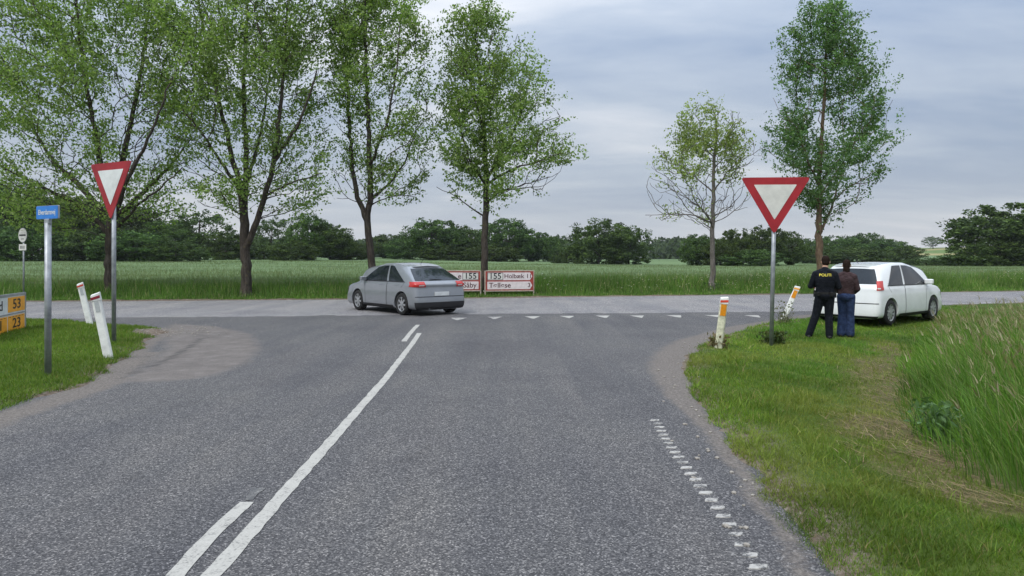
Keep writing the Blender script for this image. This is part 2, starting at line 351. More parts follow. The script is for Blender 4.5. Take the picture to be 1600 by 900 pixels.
ribbon('centre_line', [(-1.62, -6), G(333, 900), G(420, 799), G(502, 707), G(556, 645), G(600, 595), G(630, 556), G(646, 535), G(655, 521)], 0.10, 0.008, side_road, mp, 3)
ribbon('centre_line_dash', [G(200, 985), G(275, 900), G(330, 838), G(386, 786)], 0.095, 0.008, side_road, mp, 4)
ribbon('centre_line_dash', [G(388, 783), G(404, 764)], 0.07, 0.008, side_road, mpf, 5, .02, .02)
ribbon('centre_line_dash', [G(631, 534), G(640, 522), G(648, 513), G(653, 508)], 0.10, 0.008, side_road, mp, 6)
# profiled edge line: short raised bars
ys = np.arange(2.0, 6.9, 0.140)
ex = [(1.22, 2.0), G(1185, 888), G(1122, 796), G(1080, 742), G(1043, 692), G(1027, 662)]
for i, yy in enumerate(ys):
    xx = np.interp(yy, [p[1] for p in ex], [p[0] for p in ex]); wv = 0.092 * random.uniform(.92, 1.04); hv = 0.058 * random.uniform(.85, 1.05); k = []
    for q in range(12):
        an = q / 12 * 2 * PI; sx = np.sign(math.cos(an)) * abs(math.cos(an)) ** .35; sy = np.sign(math.sin(an)) * abs(math.sin(an)) ** .35
        k.append((xx + sx * wv / 2 * random.uniform(.9, 1.04) + sy * 0.012, yy + sy * hv / 2 * random.uniform(.85, 1.05), 0.0095))
    low = [(p[0] + (p[0] - xx) * .06, p[1] + (p[1] - yy) * .06, 0.004) for p in k]
    link('edge_line_bar', pymesh('edge_line_bar', k + low, [tuple(range(12))] + [(q, q + 12, (q + 1) % 12 + 12, (q + 1) % 12) for q in range(12)]), mpw, side_road)
for px, py in ((716, 499), (773, 497.3), (832, 496.5), (888, 495.8), (944, 495.3), (999, 495.2), (1057, 494.8), (1118, 494.6), (1181, 494.9)):
    cx, cy = G(px, py); k = []
    for u, v in ((-.5, .5), (0, .52), (.5, .5), (.3, .05), (.05, -.5), (-.05, -.5), (-.3, .05)):
        k.append((cx + u * 0.42 + random.uniform(-.02, .02), cy + v * 0.75 + random.uniform(-.03, .03) + u * 0.03, 0.010))
    link('yield_triangle', pymesh('yield_triangle', k, [tuple(range(7))[::-1]]), mpw if px < 800 else mp, side_road)
fl = [(p[0] + 0.03, p[1] - 0.35) for p in FAR[1:-1]]
ribbon('edge_line', fl, 0.16, 0.005, main_road, mpw, 8, 0.3)
nl = [(p[0], p[1] + 0.4) for p in RIGHT[-4:-1]]; ribbon('edge_line', nl, 0.14, 0.005, main_road, mpw, 9, 0.3)

# ------------------------------------------------------------------ grass
def blades(P, h, wd, lean, cols, seg=1, az=None, curl=0.5):
    """P (n,3) base points; returns verts, tris, colours"""
    n = len(P); r = RNG
    a = r.uniform(0, 2 * PI, n) if az is None else az
    fa = r.uniform(0, 2 * PI, n)
    wx, wy = np.cos(fa) * wd / 2, np.sin(fa) * wd / 2
    rows = []
    for i in range(seg + 1):
        f = i / seg if seg > 0 else 1
        off = lean * h * (f ** (1 + curl)); zz = h * f * (1 - 0.35 * np.clip(lean, 0, 1.6) * f)
        cx = P[:, 0] + np.cos(a) * off; cy = P[:, 1] + np.sin(a) * off; cz = P[:, 2] + zz
        if i < seg:
            wf = 1 - 0.55 * f
            rows.append(np.stack([cx - wx * wf, cy - wy * wf, cz], 1)); rows.append(np.stack([cx + wx * wf, cy + wy * wf, cz], 1))
        else: rows.append(np.stack([cx, cy, cz], 1))
    k = len(rows); V = np.stack(rows, 1).reshape(-1, 3); base = np.arange(n)[:, None] * k; T = []
    for i in range(seg - 1):
        T += [(2 * i, 2 * i + 1, 2 * i + 3), (2 * i, 2 * i + 3, 2 * i + 2)]
    T.append((2 * seg - 2, 2 * seg - 1, 2 * seg)); T = np.array(T)
    Fc = (base[:, None, :] + T[None]).reshape(-1, 3)
    return V, Fc, np.repeat(cols, k, 0)
def join(parts):
    V, Fc, C, o = [], [], [], 0
    for v, f, c in parts: V.append(v); Fc.append(f + o); C.append(c); o += len(v)
    return np.concatenate(V), np.concatenate(Fc), np.concatenate(C)
def pal(n, cs, w=None, jit=0.2):
    cs = np.array(cs, float); i = RNG.choice(len(cs), n, p=w); c = cs[i] * RNG.uniform(1 - jit, 1 + jit, (n, 1))
    return c
def grass_obj(name, parts, label, cat='grass'):
    V, Fc, C = join(parts); return tag(link(name, npmesh(name, V, Fc, C), MAT['blade']), label, cat, kind='stuff')
GREENS = [(0.098, 0.172, 0.018), (0.128, 0.205, 0.024), (0.074, 0.138, 0.014), (0.165, 0.205, 0.036), (0.24, 0.21, 0.085)]
def scatter(n, x0, x1, y0, y1, ref=5.0, pw=1.5):
    x = RNG.uniform(x0, x1, n); y = RNG.uniform(y0, y1, n); d = np.hypot(x, y)
    k = RNG.uniform(0, 1, n) < np.clip(ref / d, 0, 1) ** pw
    return x[k], y[k]
# mown verge on the inside of the bend
x, y = scatter(2300000, 1.3, 15, 2.0, 23, 4.6, 1.55)
s = poly_sdf(x, y, ROAD); tl = poly_sdf(x, y, TALL); st = path_dist(x, y, STRAW)
edge = (fbm(x, y, 1.7, 51) - .5) * 0.45
strawm = sstep(0.55, 0.12, st + (fbm(x, y, 1.5, 41) - .5) * 0.9)
k = (s + edge > 0.06) & (tl > -0.1) & (y < near_y(x)) & (RNG.uniform(0, 1, len(x)) > strawm * np.clip(1.6 * fbm(x, y, 2.6, 43, 3) - .25, 0, .85))
x, y, s, strawm = x[k], y[k], s[k], strawm[k]; n = len(x)
P = np.stack([x, y, gz(x, y, s) - 0.005], 1); d = np.hypot(x, y)
lush = fbm(x, y, 0.7, 61); tuft = fbm(x, y, 3.5, 62, 2)
h = (0.028 + 0.062 * tuft ** 1.5 * (0.6 + lush)) * RNG.uniform(0.6, 1.4, n)
wd = np.clip(0.0042 * (0.7 + d / 7), 0.004, 0.016)
C = pal(n, GREENS, [.34, .28, .2, .12, .06]); yel = sstep(0.5, 0.72, fbm(x, y, 0.55, 63))[:, None] * 0.55 + strawm[:, None] * 0.4
C = C * (0.36 + 1.42 * lush[:, None]) * np.where(fbm(x, y, 0.9, 68)[:, None] > .52, np.array([(0.72, .92, .8)]), 1.0) * (1 - yel) + np.array([(0.21, 0.225, 0.05)]) * yel * RNG.uniform(.7, 1.2, (n, 1))
right_turf = blades(P, h, wd, RNG.uniform(0.1, 1.2, n), C, 1)
k = (tuft > 0.5) & (RNG.uniform(0, 1, n) < 0.10); n2 = k.sum()
tufts = blades(P[k], h[k] * 1.7, wd[k] * 1.1, RNG.uniform(0.2, 1.0, n2), C[k] * 1.1, 2)
grass_obj('mown_grass', [right_turf, tufts], 'short mown grass on the verge inside the bend, below the officers')
# cut straw lying between mown and tall grass
x, y = scatter(150000, 2.2, 11, 2.0, 15, 5, 1.2); st = path_dist(x, y, STRAW) + (fbm(x, y, 1.5, 41) - .5) * 0.9
k = (st < RNG.uniform(-.1, 0.54, len(x))) & (fbm(x, y, 2.6, 43, 3) > RNG.uniform(.34, .58, len(x))); x, y = x[k], y[k]; n = len(x)
az = RNG.normal(2.3, 0.7, n)
P = np.stack([x, y, gz(x, y) + RNG.uniform(0.005, 0.06, n)], 1)
C = pal(n, [(0.30, 0.225, 0.12), (0.20, 0.145, 0.076), (0.36, 0.29, 0.17), (0.085, 0.055, 0.03), (0.10, 0.12, 0.035)], [.33, .27, .1, .15, .15])
hh = RNG.uniform(0.02, 0.05, n)
grass_obj('cut_straw', [blades(P, hh, np.full(n, 0.006), RNG.uniform(3, 7, n), C, 2, az, 0.1)], 'dry tan straw lying in a strip beside the tall grass')
# tall grass on the right
x, y = scatter(330000, 3.0, 34, 1.5, 27, 7.5, 1.25); tl = poly_sdf(x, y, TALL); s = poly_sdf(x, y, ROAD)
k = (tl + (fbm(x, y, 1.3, 71) - .5) * 0.7 < 0.02) & (s > 0.5); x, y, tl, s = x[k], y[k], tl[k], s[k]; n = len(x); d = np.hypot(x, y)
P = np.stack([x, y, gz(x, y, s) - 0.01], 1); grow = sstep(0.1, -1.0, tl)
h = (0.28 + 0.62 * grow) * (0.65 + 0.6 * fbm(x, y, 0.8, 72)) * RNG.uniform(0.65, 1.25, n) * np.interp(d, [5, 12, 20], [1.0, 0.9, 0.62])
C = pal(n, [(0.090, 0.180, 0.024), (0.125, 0.220, 0.034), (0.068, 0.140, 0.020), (0.165, 0.22, 0.055), (0.25, 0.24, 0.12)], [.34, .28, .2, .12, .06]) * (0.45 + 1.2 * fbm(x, y, 0.6, 73)[:, None]) * np.array([(0.92, 1.0, .9)])
az = RNG.normal(2.7, 0.9, n)
tall = blades(P, h, np.clip(0.0055 * (0.6 + d / 8), 0.005, 0.02), RNG.uniform(0.15, 0.75, n), C, 3, az, 0.9)
k = RNG.uniform(0, 1, n) < np.where(grow > 0.5, np.interp(d, [5, 9, 14], [.02, .06, .12]), 0.01); n2 = k.sum()   # flowering stems
hs = h[k] * 1.28 + 0.1; ps = P[k]; azs = az[k]; ln = RNG.uniform(0.1, 0.4, n2)
stem = blades(ps, hs, np.full(n2, 0.004) * (0.6 + d[k] / 8), ln, pal(n2, [(0.19, 0.20, 0.085), (0.25, 0.23, 0.12)]), 3, azs, 0.9)
top = ps.copy(); top[:, 0] += np.cos(azs) * ln * hs * 0.72; top[:, 1] += np.sin(azs) * ln * hs * 0.72; top[:, 2] += hs * (1 - .35 * ln) * 0.83
sr = [blades(top + RNG.normal(0, 0.012, top.shape), RNG.uniform(0.08, 0.17, n2), np.full(n2, 0.012), RNG.uniform(0.3, 1.1, n2), pal(n2, [(0.24, 0.215, 0.12), (0.30, 0.28, 0.17), (0.19, 0.16, 0.10)]), 2, azs + RNG.normal(0, .6, n2)) for q in range(3)]
grass_obj('tall_grass', [tall, stem] + sr, 'tall uncut grass with pale seed heads on the bank at the frame edge')
# left verge
x, y = scatter(900000, -17, -4.3, 4.5, 18.5, 7.5, 1.5); s = poly_sdf(x, y, ROAD); tipd = np.hypot(x - tipx, (y - tipy) * .6)
k = (s + (fbm(x, y, 1.7, 51) - .5) * 0.45 > 0.08) & (tipd > 0.55) & (y < near_y(x)); x, y, s = x[k], y[k], s[k]; n = len(x); d = np.hypot(x, y)
P = np.stack([x, y, gz(x, y, s) - 0.005], 1); lush = fbm(x, y, 0.7, 64)
h = (0.04 + 0.06 * fbm(x, y, 3, 65, 2)) * RNG.uniform(0.6, 1.4, n)
C = pal(n, GREENS, [.38, .26, .24, .08, .04]) * (0.66 + 0.68 * lush[:, None])
grass_obj('mown_grass', [blades(P, h, 0.0042 * (0.7 + d / 7), RNG.uniform(0.1, 1.1, n), C, 1)], 'short mown grass on the verge round the blue street sign')
# verge and crop edge beyond the main road
n = 130000; x = RNG.uniform(-34, 48, n); u = RNG.uniform(0, 1, n) ** 1.15 * 5.5; y = far_y(x) + 0.25 + u
k = np.abs(x / y) < 0.95; x, y, u = x[k], y[k], u[k]; n = len(x)
rgt = sstep(-6, 4, x)
h = (0.10 + 0.58 * sstep(0.2, 2.2, u)) * (0.75 + 0.5 * fbm(x, y, 0.7, 81)) * RNG.uniform(0.6, 1.25, n) * (1 + 0.22 * rgt * sstep(1, 3, u))
P = np.stack([x, y, gz(x, y)], 1)
C = pal(n, [(0.072, 0.145, 0.024), (0.098, 0.180, 0.032), (0.056, 0.115, 0.020), (0.140, 0.195, 0.055), (0.25, 0.24, 0.12)], [.34, .28, .22, .1, .06]) * (0.8 + 0.8 * fbm(x, y, 0.5, 82)[:, None])
vb = blades(P, h, np.full(n, 0.026), RNG.uniform(0.05, 0.5, n), C, 2)
nf = 900; fxx = RNG.uniform(-4, 34, nf); fu = RNG.uniform(0.5, 3.6, nf); fyy = far_y(fxx) + .3 + fu; k = fbm(fxx, fyy, 0.35, 83) > 0.47; fxx, fyy, fu = fxx[k], fyy[k], fu[k]; nf = len(fxx)
PF = np.stack([fxx, fyy, gz(fxx, fyy) + (0.2 + 0.5 * sstep(.2, 2.2, fu)) * RNG.uniform(.8, 1.3, nf)], 1)
fl_ = [blades(PF + RNG.normal(0, .025, PF.shape), np.full(nf, 0.035), np.full(nf, 0.06), RNG.uniform(.5, 2, nf), pal(nf, [(0.5, 0.5, 0.42), (0.42, 0.38, 0.22)], jit=.1), 1) for q in range(2)]
grass_obj('verge_grass', [vb] + fl_, 'rough green verge grass with wild flowers beyond the main road')
# cereal crop: a deep canopy sheet with standing ears
cxs = axis(-45, 60, 0.8, 420, 1.08); cys = np.r_[np.arange(0, 40, 0.6), np.arange(40, 330, 3.0)]
X, U = np.meshgrid(cxs, cys); x = X.ravel(); u = U.ravel(); y = far_y(np.clip(x, -80, 90)) + 3.4 + u
canopy = gz(x, y) + 0.56 + (fbm(x, y, 1.4, 91) - .5) * 0.16 + (fbm(x, y, 0.08, 92) - .5) * 0.2
canopy = np.where(u < 0.3, gz(x, y) - 0.02, canopy)
ni, nj = len(cys), len(cxs); idx = np.arange(ni * nj).reshape(ni, nj)
Q = np.stack([idx[:-1, :-1], idx[:-1, 1:], idx[1:, 1:], idx[1:, :-1]], -1).reshape(-1, 4)
tram = np.abs(((u + x * 0.04 + 3) % 12.0) - 6) < 0.5
cc = np.where(tram[:, None], np.array([(0.05, 0.085, 0.028)]), np.array([(0.110, 0.165, 0.070)])) * (0.82 + 0.36 * fbm(x, y, 0.12, 93)[:, None])
V1, F1, C1 = np.stack([x, y, canopy], 1), Q, cc
m, t, b = new_mat('crop canopy'); P_ = pos(t)
t.links.new(mixc(t, 1.0, attr(t), cr(t, nz(t, 7, 6, 0.75, P_), [(0.3, (0.55, 0.6, 0.5)), (0.5, (1, 1, 1)), (0.7, (1.4, 1.35, 1.4))]), 'MULTIPLY'), b.inputs['Base Color'])
b.inputs['Roughness'].default_value = 0.8; b.inputs['Specular IOR Level'].default_value = 0.1; bump(t, b, nz(t, 9, 4, 0.7, P_), 0.7, 0.08)
field = empty('cereal_field', (0, 0, 0), 0, 'pale green cereal field between the main road and the woods', 'crop', kind='stuff')
link('canopy', npmesh('canopy', V1, F1, C1), m, field, smooth=True)
n = 190000; u = RNG.uniform(0, 1, n) ** 1.7 * 75; x = RNG.uniform(-1, 1, n) * (36 + u * 0.9) + 3; y = far_y(np.clip(x, -80, 90)) + 3.5 + u
k = ~(np.abs(((u + x * 0.04 + 3) % 12.0) - 6) < 0.45); x, y, u = x[k], y[k], u[k]; n = len(x)
P = np.stack([x, y, gz(x, y) + 0.42], 1)
C = pal(n, [(0.120, 0.165, 0.070), (0.145, 0.185, 0.088), (0.100, 0.145, 0.060), (0.18, 0.21, 0.11)], jit=.15)
V, Fc, C = blades(P, RNG.uniform(0.2, 0.42, n), np.full(n, 0.03) * (1 + u / 40), RNG.uniform(0.1, 0.7, n), C, 1)
link('ears', npmesh('ears', V, Fc, C), MAT['blade'], field)

# ------------------------------------------------------------------ roadside trees
def bark(name, a, b_, c):
    m, t, b = new_mat(name); P = objc(t)
    mp_ = t.nodes.new('ShaderNodeMapping'); mp_.inputs['Scale'].default_value = (9, 9, 1.6); t.links.new(P, mp_.inputs[0])
    f = nz(t, 1.6, 6, 0.7, mp_.outputs[0], 0.6)
    cc = cr(t, f, [(0.3, a), (0.52, b_), (0.72, c)])
    lich = cr(t, nz(t, 5, 5, 0.7, P), [(0.56, (0, 0, 0)), (0.66, (1, 1, 1))])
    t.links.new(mixc(t, M('MULTIPLY', lich, 0.35, tree=t), cc, (0.15, 0.13, 0.05)), b.inputs['Base Color'])
    b.inputs['Roughness'].default_value = 0.9; b.inputs['Specular IOR Level'].default_value = 0.1; bump(t, b, f, 0.8, 0.04)
    return m
MAT['bark'] = bark('grey brown bark', (0.024, 0.020, 0.017), (0.060, 0.051, 0.043), (0.11, 0.097, 0.084))
MAT['tanbark'] = bark('tan bark', (0.05, 0.034, 0.022), (0.125, 0.090, 0.060), (0.20, 0.155, 0.105))
MAT['greybark'] = bark('pale grey bark', (0.06, 0.055, 0.05), (0.13, 0.12, 0.105), (0.22, 0.20, 0.18))

class Skeleton:
    def __init__(s): s.p = []; s.par = []; s.r = []; s.pl = []; s.dir = []
    def add(s, p, par, r):
        s.p.append(np.array(p, float)); s.par.append(par); s.r.append(r)
        if par < 0: s.pl.append(0.0); s.dir.append(np.array((0, 0, 1.0)))
        else:
            d = s.p[-1] - s.p[par]; q = np.linalg.norm(d) + 1e-9
            s.pl.append(s.pl[par] + q); s.dir.append(d / q)
        return len(s.p) - 1
    def limb(s, pts, r0, r1, start=None, step=0.28, jit=0.02):
        pts = np.array(pts, float)
        if start is None and s.p:
            start = int(np.argmin(np.linalg.norm(np.array(s.p) - pts[0], axis=1)))
            pts[0] = s.p[start]
        seg = np.r_[0, np.cumsum(np.linalg.norm(np.diff(pts, axis=0), axis=1))]; n = max(2, int(seg[-1] / step) + 1)
        u = np.linspace(0, seg[-1], n); c = np.stack([np.interp(u, seg, pts[:, i]) for i in range(3)], 1)
        for _ in range(max(1, n // 6)): c[1:-1] = (c[:-2] + 2 * c[1:-1] + c[2:]) / 4
        c[1:-1] += RNG.normal(0, jit, c[1:-1].shape)
        i = start if start is not None else -1
        for j in range(n):
            if j == 0 and i >= 0: continue
            i = s.add(c[j], i, r0 + (r1 - r0) * (j / (n - 1)) ** 0.8)
        return i
def tree_mesh(s, sides=6):
    P = np.array(s.p); par = np.array(s.par); r = np.array(s.r); D = np.array(s.dir)
    e = np.where(par >= 0)[0]; a = par[e]
    best = {}
    for c_, p_ in zip(e, a):
        if p_ not in best or r[c_] > r[best[p_]]: best[p_] = c_
    cont = np.array([best[p_] == c_ for c_, p_ in zip(e, a)])
    rb = np.where(cont, r[a], np.minimum(r[a], r[e] * 1.25)); rt = r[e]
    db = np.where(cont[:, None], D[a], D[e])
    def ring(c, d, rad):
        up = np.tile(np.array([(0.0, 1.0, 0.0)]), (len(d), 1)); up[np.abs(d[:, 1]) > 0.95] = (1, 0, 0)
        u = np.cross(d, up); u /= np.linalg.norm(u, axis=1)[:, None]; v = np.cross(d, u)
        th = np.arange(sides) / sides * 2 * PI
        return c[:, None] + rad[:, None, None] * (np.cos(th)[None, :, None] * u[:, None] + np.sin(th)[None, :, None] * v[:, None])
    V = np.concatenate([ring(P[a], db, rb), ring(P[e], D[e], rt)], 1).reshape(-1, 3)
    o = np.arange(len(e))[:, None, None] * 2 * sides; i = np.arange(sides); j = (i + 1) % sides
    Q = np.stack([i, j, j + sides, i + sides], 1)[None] + o
    return V, Q.reshape(-1, 4)
def leaf_cards(C, size, asp, cols, droop=0.35):
    """folded rhombic leaves: two triangles each"""
    n = len(C); d = RNG.normal(0, 1, (n, 3)); d[:, 2] -= droop; d /= np.linalg.norm(d, axis=1)[:, None]
    q = RNG.normal(0, 1, (n, 3)); w_ = np.cross(d, q); w_ /= np.linalg.norm(w_, axis=1)[:, None]; nrm = np.cross(d, w_)
    s_ = size[:, None]
    V = np.stack([C - d * s_ * .5, C + w_ * s_ * asp * .5 + nrm * s_ * .08, C + d * s_ * .5, C - w_ * s_ * asp * .5 + nrm * s_ * .08], 1).reshape(-1, 3)
    b = np.arange(n)[:, None] * 4
    Fc = np.concatenate([b + np.array([[0, 1, 2]]), b + np.array([[0, 2, 3]])], 1).reshape(-1, 3)
    return V, Fc, np.repeat(cols, 4, 0)
def ash_tree(label, d, limbs, rows, ntips, nleaf, palette, mat, depth=0.85, bare=0.0, leafrows=None, size=0.115, spread=0.32, seed=1, sparse_low=0.0, group='trees standing along the main road', fill=0.25):
    """limbs: (pixel polyline [(px,py,dy)], r0, r1) read at the tree's distance; rows: crown outline (py, left px, right px)"""
    global RNG
    RNG = np.random.default_rng(seed)
    s = Skeleton()
    for li, (pts, r0, r1) in enumerate(limbs):
        w3 = [AT(p[0], p[1], d + (p[2] if len(p) > 2 else 0)) for p in pts]
        if li == 0: w3[0][2] = gz1(w3[0][0], w3[0][1]) - 0.1
        s.limb(w3, r0, r1)
    base = s.p[0].copy()
    rows = sorted(rows); py = np.array([r_[0] for r_ in rows]); l = np.array([r_[1] for r_ in rows]); rr = np.array([r_[2] for r_ in rows])
    # flare of the trunk foot
    for i in range(len(s.p)):
        hgt = s.p[i][2] - base[2]
        if i < 12 and hgt < 0.8: s.r[i] *= 1 + 0.45 * (1 - hgt / 0.8) ** 2
    tips = []; wts = (rr - l) ** 1.5
    while len(tips) < ntips:
        yy = RNG.uniform(py[0], py[-1]); a, b_ = np.interp(yy, py, l), np.interp(yy, py, rr)
        if RNG.uniform() > ((b_ - a) / (rr - l).max()) ** 1.3: continue
        if RNG.uniform() < sparse_low * sstep(py[0] + .35 * (py[-1] - py[0]), py[-1], yy): continue
        rad = RNG.uniform(0, 1) ** 0.4; rad = rad if rad > fill else rad + 0.4
        th = RNG.uniform(0, 2 * PI); hw = (b_ - a) / 2
        p = AT((a + b_) / 2 + hw * rad * math.cos(th), yy, d); p[1] += hw / F * d * depth * rad * math.sin(th)
        tips.append(p)
    tips = np.array(tips); axis_ = np.array([np.interp(t_[2], [q[2] for q in s.p[:1]], [q[0] for q in s.p[:1]]) for t_ in tips])
    SP = np.array(s.p)
    order = np.argsort([np.min(np.linalg.norm(SP - t_, axis=1)) for t_ in tips])
    ends = []; lowest = AT(800, py[-1], d)[2]
    for oi in order:
        t_ = tips[oi]; SP = np.array(s.p); pl = np.array(s.pl); v = t_ - SP; dist = np.linalg.norm(v, axis=1)
        hor = np.hypot(v[:, 0], v[:, 1]); cost = dist + 0.33 * pl + 1.6 * np.clip(0.35 * hor - v[:, 2], 0, None)
        cos = (v * np.array(s.dir)).sum(1) / (dist + 1e-6); cost += 0.5 * np.clip(0.35 - cos, 0, None) * dist
        cost[SP[:, 2] < lowest - 0.9] += 50
        i = int(np.argmin(cost)); L_ = dist[i]; p0 = SP[i]; m_ = max(2, int(L_ / 0.24))
        c1 = p0 + (np.array(s.dir[i]) * 0.55 + v[i] / L_ * 0.75) * L_ * 0.36; c2 = t_ - np.array((v[i][0] * .25, v[i][1] * .25, 0.12 * L_ + v[i][2] * .12))
        u = np.linspace(0, 1, m_ + 1)[1:, None]
        cv = (1 - u) ** 3 * p0 + 3 * u * (1 - u) ** 2 * c1 + 3 * u * u * (1 - u) * c2 + u ** 3 * t_
        cv[:-1] += RNG.normal(0, 0.03, cv[:-1].shape)
        for q in cv: i = s.add(q, i, 0.0)
        ends.append(i)
    # pipe model radii below each end
    acc = np.zeros(len(s.p)); ex_ = 2.25
    for i in range(len(s.p) - 1, 0, -1):
        if acc[i] == 0: acc[i] = 0.0095 ** ex_
        acc[s.par[i]] += acc[i] * 1.0
    pr = acc ** (1 / ex_)
    for i in range(len(s.p)):
        if s.r[i] == 0: s.r[i] = min(pr[i], 0.8 * s.r[s.par[i]] if s.par[i] >= 0 and s.r[s.par[i]] > 0.02 else pr[i])
        else: s.r[i] = max(s.r[i], 0.012)
    V, Q = tree_mesh(s)
    root = empty('ash_tree', base, 0, label, 'tree', group)
    link('trunk', npmesh('trunk', V - base, Q), mat, root, smooth=True)
    # twigs + leaves round the ends
    LC = []; TW = []
    for e_ in ends:
        p = s.p[e_]; u_ = RNG.uniform()
        pyy = 450 - 0  # picture row not needed here
        dens = 1.0
        if leafrows is not None:
            zt = (p[2] - base[2]) / (tips[:, 2].max() - base[2]); dens = np.interp(zt, leafrows[0], leafrows[1])
        gap = fbm(np.array([p[0] * .9 + p[1] * .5 + seed]), np.array([p[2] * .9 - p[1] * .35]), .85, seed, 2)[0]
        dens *= 0.15 + 0.85 * sstep(.34, .46, gap)
        if u_ < bare or RNG.uniform() > dens: continue
        chain = [p]; i = e_
        for _ in range(4):
            i = s.par[i]
            if i < 0: break
            chain.append(s.p[i])
        chain = np.array(chain); n = int(nleaf * 1.35 * RNG.uniform(0.5, 1.4) * (0.6 + 0.4 * dens))
        k_ = RNG.integers(0, len(chain), n); sub = RNG.normal(0, spread * 1.05, (4, 3)) * np.array((1.1, 1.1, .8))
        LC.append(chain[np.minimum(k_, len(chain) - 1)] + sub[RNG.integers(0, 4, n)] + RNG.normal(0, spread * 0.33, (n, 3)) * np.array((1.15, 1.15, .6)))
    C = np.concatenate(LC); n = len(C)
    clump = fbm(C[:, 0] * 1.1 + C[:, 1] * 0.7, C[:, 2] * 1.1 + C[:, 1] * .4, 0.9, seed + 3, 3)[:, None]
    cols = pal(n, palette, jit=.22) * (0.45 + 1.1 * clump)
    Vl, Fl, Cl = leaf_cards(C - base, size * RNG.uniform(0.6, 1.35, n), 0.62, cols)
    link('crown', npmesh('crown', Vl, Fl, Cl), MAT['leaf'], root)
    return root
LEAF_A = [(0.165, 0.250, 0.066), (0.205, 0.290, 0.090), (0.130, 0.205, 0.054), (0.25, 0.32, 0.12)]
LEAF_B = [(0.098, 0.188, 0.068), (0.125, 0.220, 0.082), (0.075, 0.150, 0.054), (0.155, 0.235, 0.095)]
LEAF_C = [(0.23, 0.29, 0.085), (0.28, 0.33, 0.115), (0.18, 0.24, 0.07)]
ash_tree('broad leafy ash behind the give way sign beside the blue street sign', 28,
    [([(172, 470), (172, 400), (174, 345)], .25, .22), ([(174, 345), (185, 280), (205, 190, 1), (225, 90, 1), (235, -20, 1)], .17, .04),
     ([(174, 345), (160, 285), (150, 210, -1), (130, 110, -1), (120, 0, -1)], .16, .04), ([(172, 372), (120, 318), (60, 290, -1.5), (5, 262, -2)], .13, .03),
     ([(174, 350), (130, 295), (80, 250, 1.5), (40, 180, 2)], .15, .04), ([(174, 350), (225, 300), (265, 260, 1), (300, 215, 1.5)], .14, .03),
     ([(173, 352), (190, 300, -1.5), (240, 200, -3), (270, 120, -3)], .13, .03), ([(172, 366), (215, 320, -1), (255, 290, -2), (285, 262, -2.5)], .08, .02)],
    [(-95, 110, 190), (-60, 40, 240), (-10, 5, 275), (60, -15, 300), (140, -30, 315), (220, -35, 312), (280, -25, 300), (330, -15, 275), (352, 5, 120)], 780, 128, LEAF_A, MAT['bark'], 0.85, 0.06, seed=21, sparse_low=0.3, size=.115, leafrows=([0,.35,.52,.72,1],[.42,.45,.62,1,1]))
ash_tree('tall ash with twin stems and the thickest trunk, left of the grey hatchback', 28,
    [([(385, 470), (384, 400), (381, 340)], .235, .19), ([(381, 340), (372, 280), (352, 200, .6), (330, 110, 1), (310, 0, 1.2)], .14, .04),
     ([(384, 392), (400, 350, -.3), (415, 300, -.6), (430, 250, -1), (440, 150, -1), (448, 20, -1)], .15, .04),
     ([(381, 335), (386, 250, 1), (380, 150, 1.6), (385, 40, 2), (390, -60, 2)], .15, .05), ([(430, 250, -1), (470, 190, -1.6), (495, 110, -2)], .09, .03),
     ([(376, 300), (330, 230, -1.4), (285, 170, -2)], .09, .025), ([(413, 302, -.6), (455, 285, -1), (505, 270, -1.4)], .06, .015), ([(384, 300, .6), (410, 200, 2.4), (425, 90, 3)], .1, .03)],
    [(-110, 330, 440), (-70, 285, 485), (0, 258, 515), (70, 250, 522), (150, 250, 520), (220, 262, 515), (270, 285, 520), (310, 300, 510), (338, 335, 450)], 740, 128, LEAF_A, MAT['bark'], 0.85, 0.06, seed=22, sparse_low=0.3, size=.115, leafrows=([0,.35,.52,.72,1],[.42,.45,.62,1,1]))
ash_tree('slender ash with a leaning forked trunk rising behind the grey hatchback', 29,
    [([(584, 468), (580, 400), (574, 345)], .185, .14), ([(574, 345), (558, 310), (551, 270, .4), (545, 180, .6), (540, 70, .6), (538, -20, .6)], .12, .035),
     ([(574, 345), (579, 300), (577, 230, -.5), (573, 130, -.6), (570, 20, -.6), (568, -40, -.6)], .14, .04),
     ([(579, 318), (610, 285, .8), (635, 250, 1.4), (650, 200, 1.6)], .07, .02), ([(577, 260, -.5), (605, 190, -1.2), (620, 110, -1.6), (625, 40, -1.8)], .07, .02)],
    [(-55, 540, 600), (-20, 515, 640), (30, 508, 662), (90, 508, 676), (160, 508, 686), (220, 510, 690), (275, 516, 680), (318, 525, 645)], 480, 90, LEAF_A, MAT['bark'], 0.85, 0.10, seed=23, sparse_low=0.35, spread=.27, leafrows=([0,.35,.55,.75,1],[.5,.55,.75,1,1]))
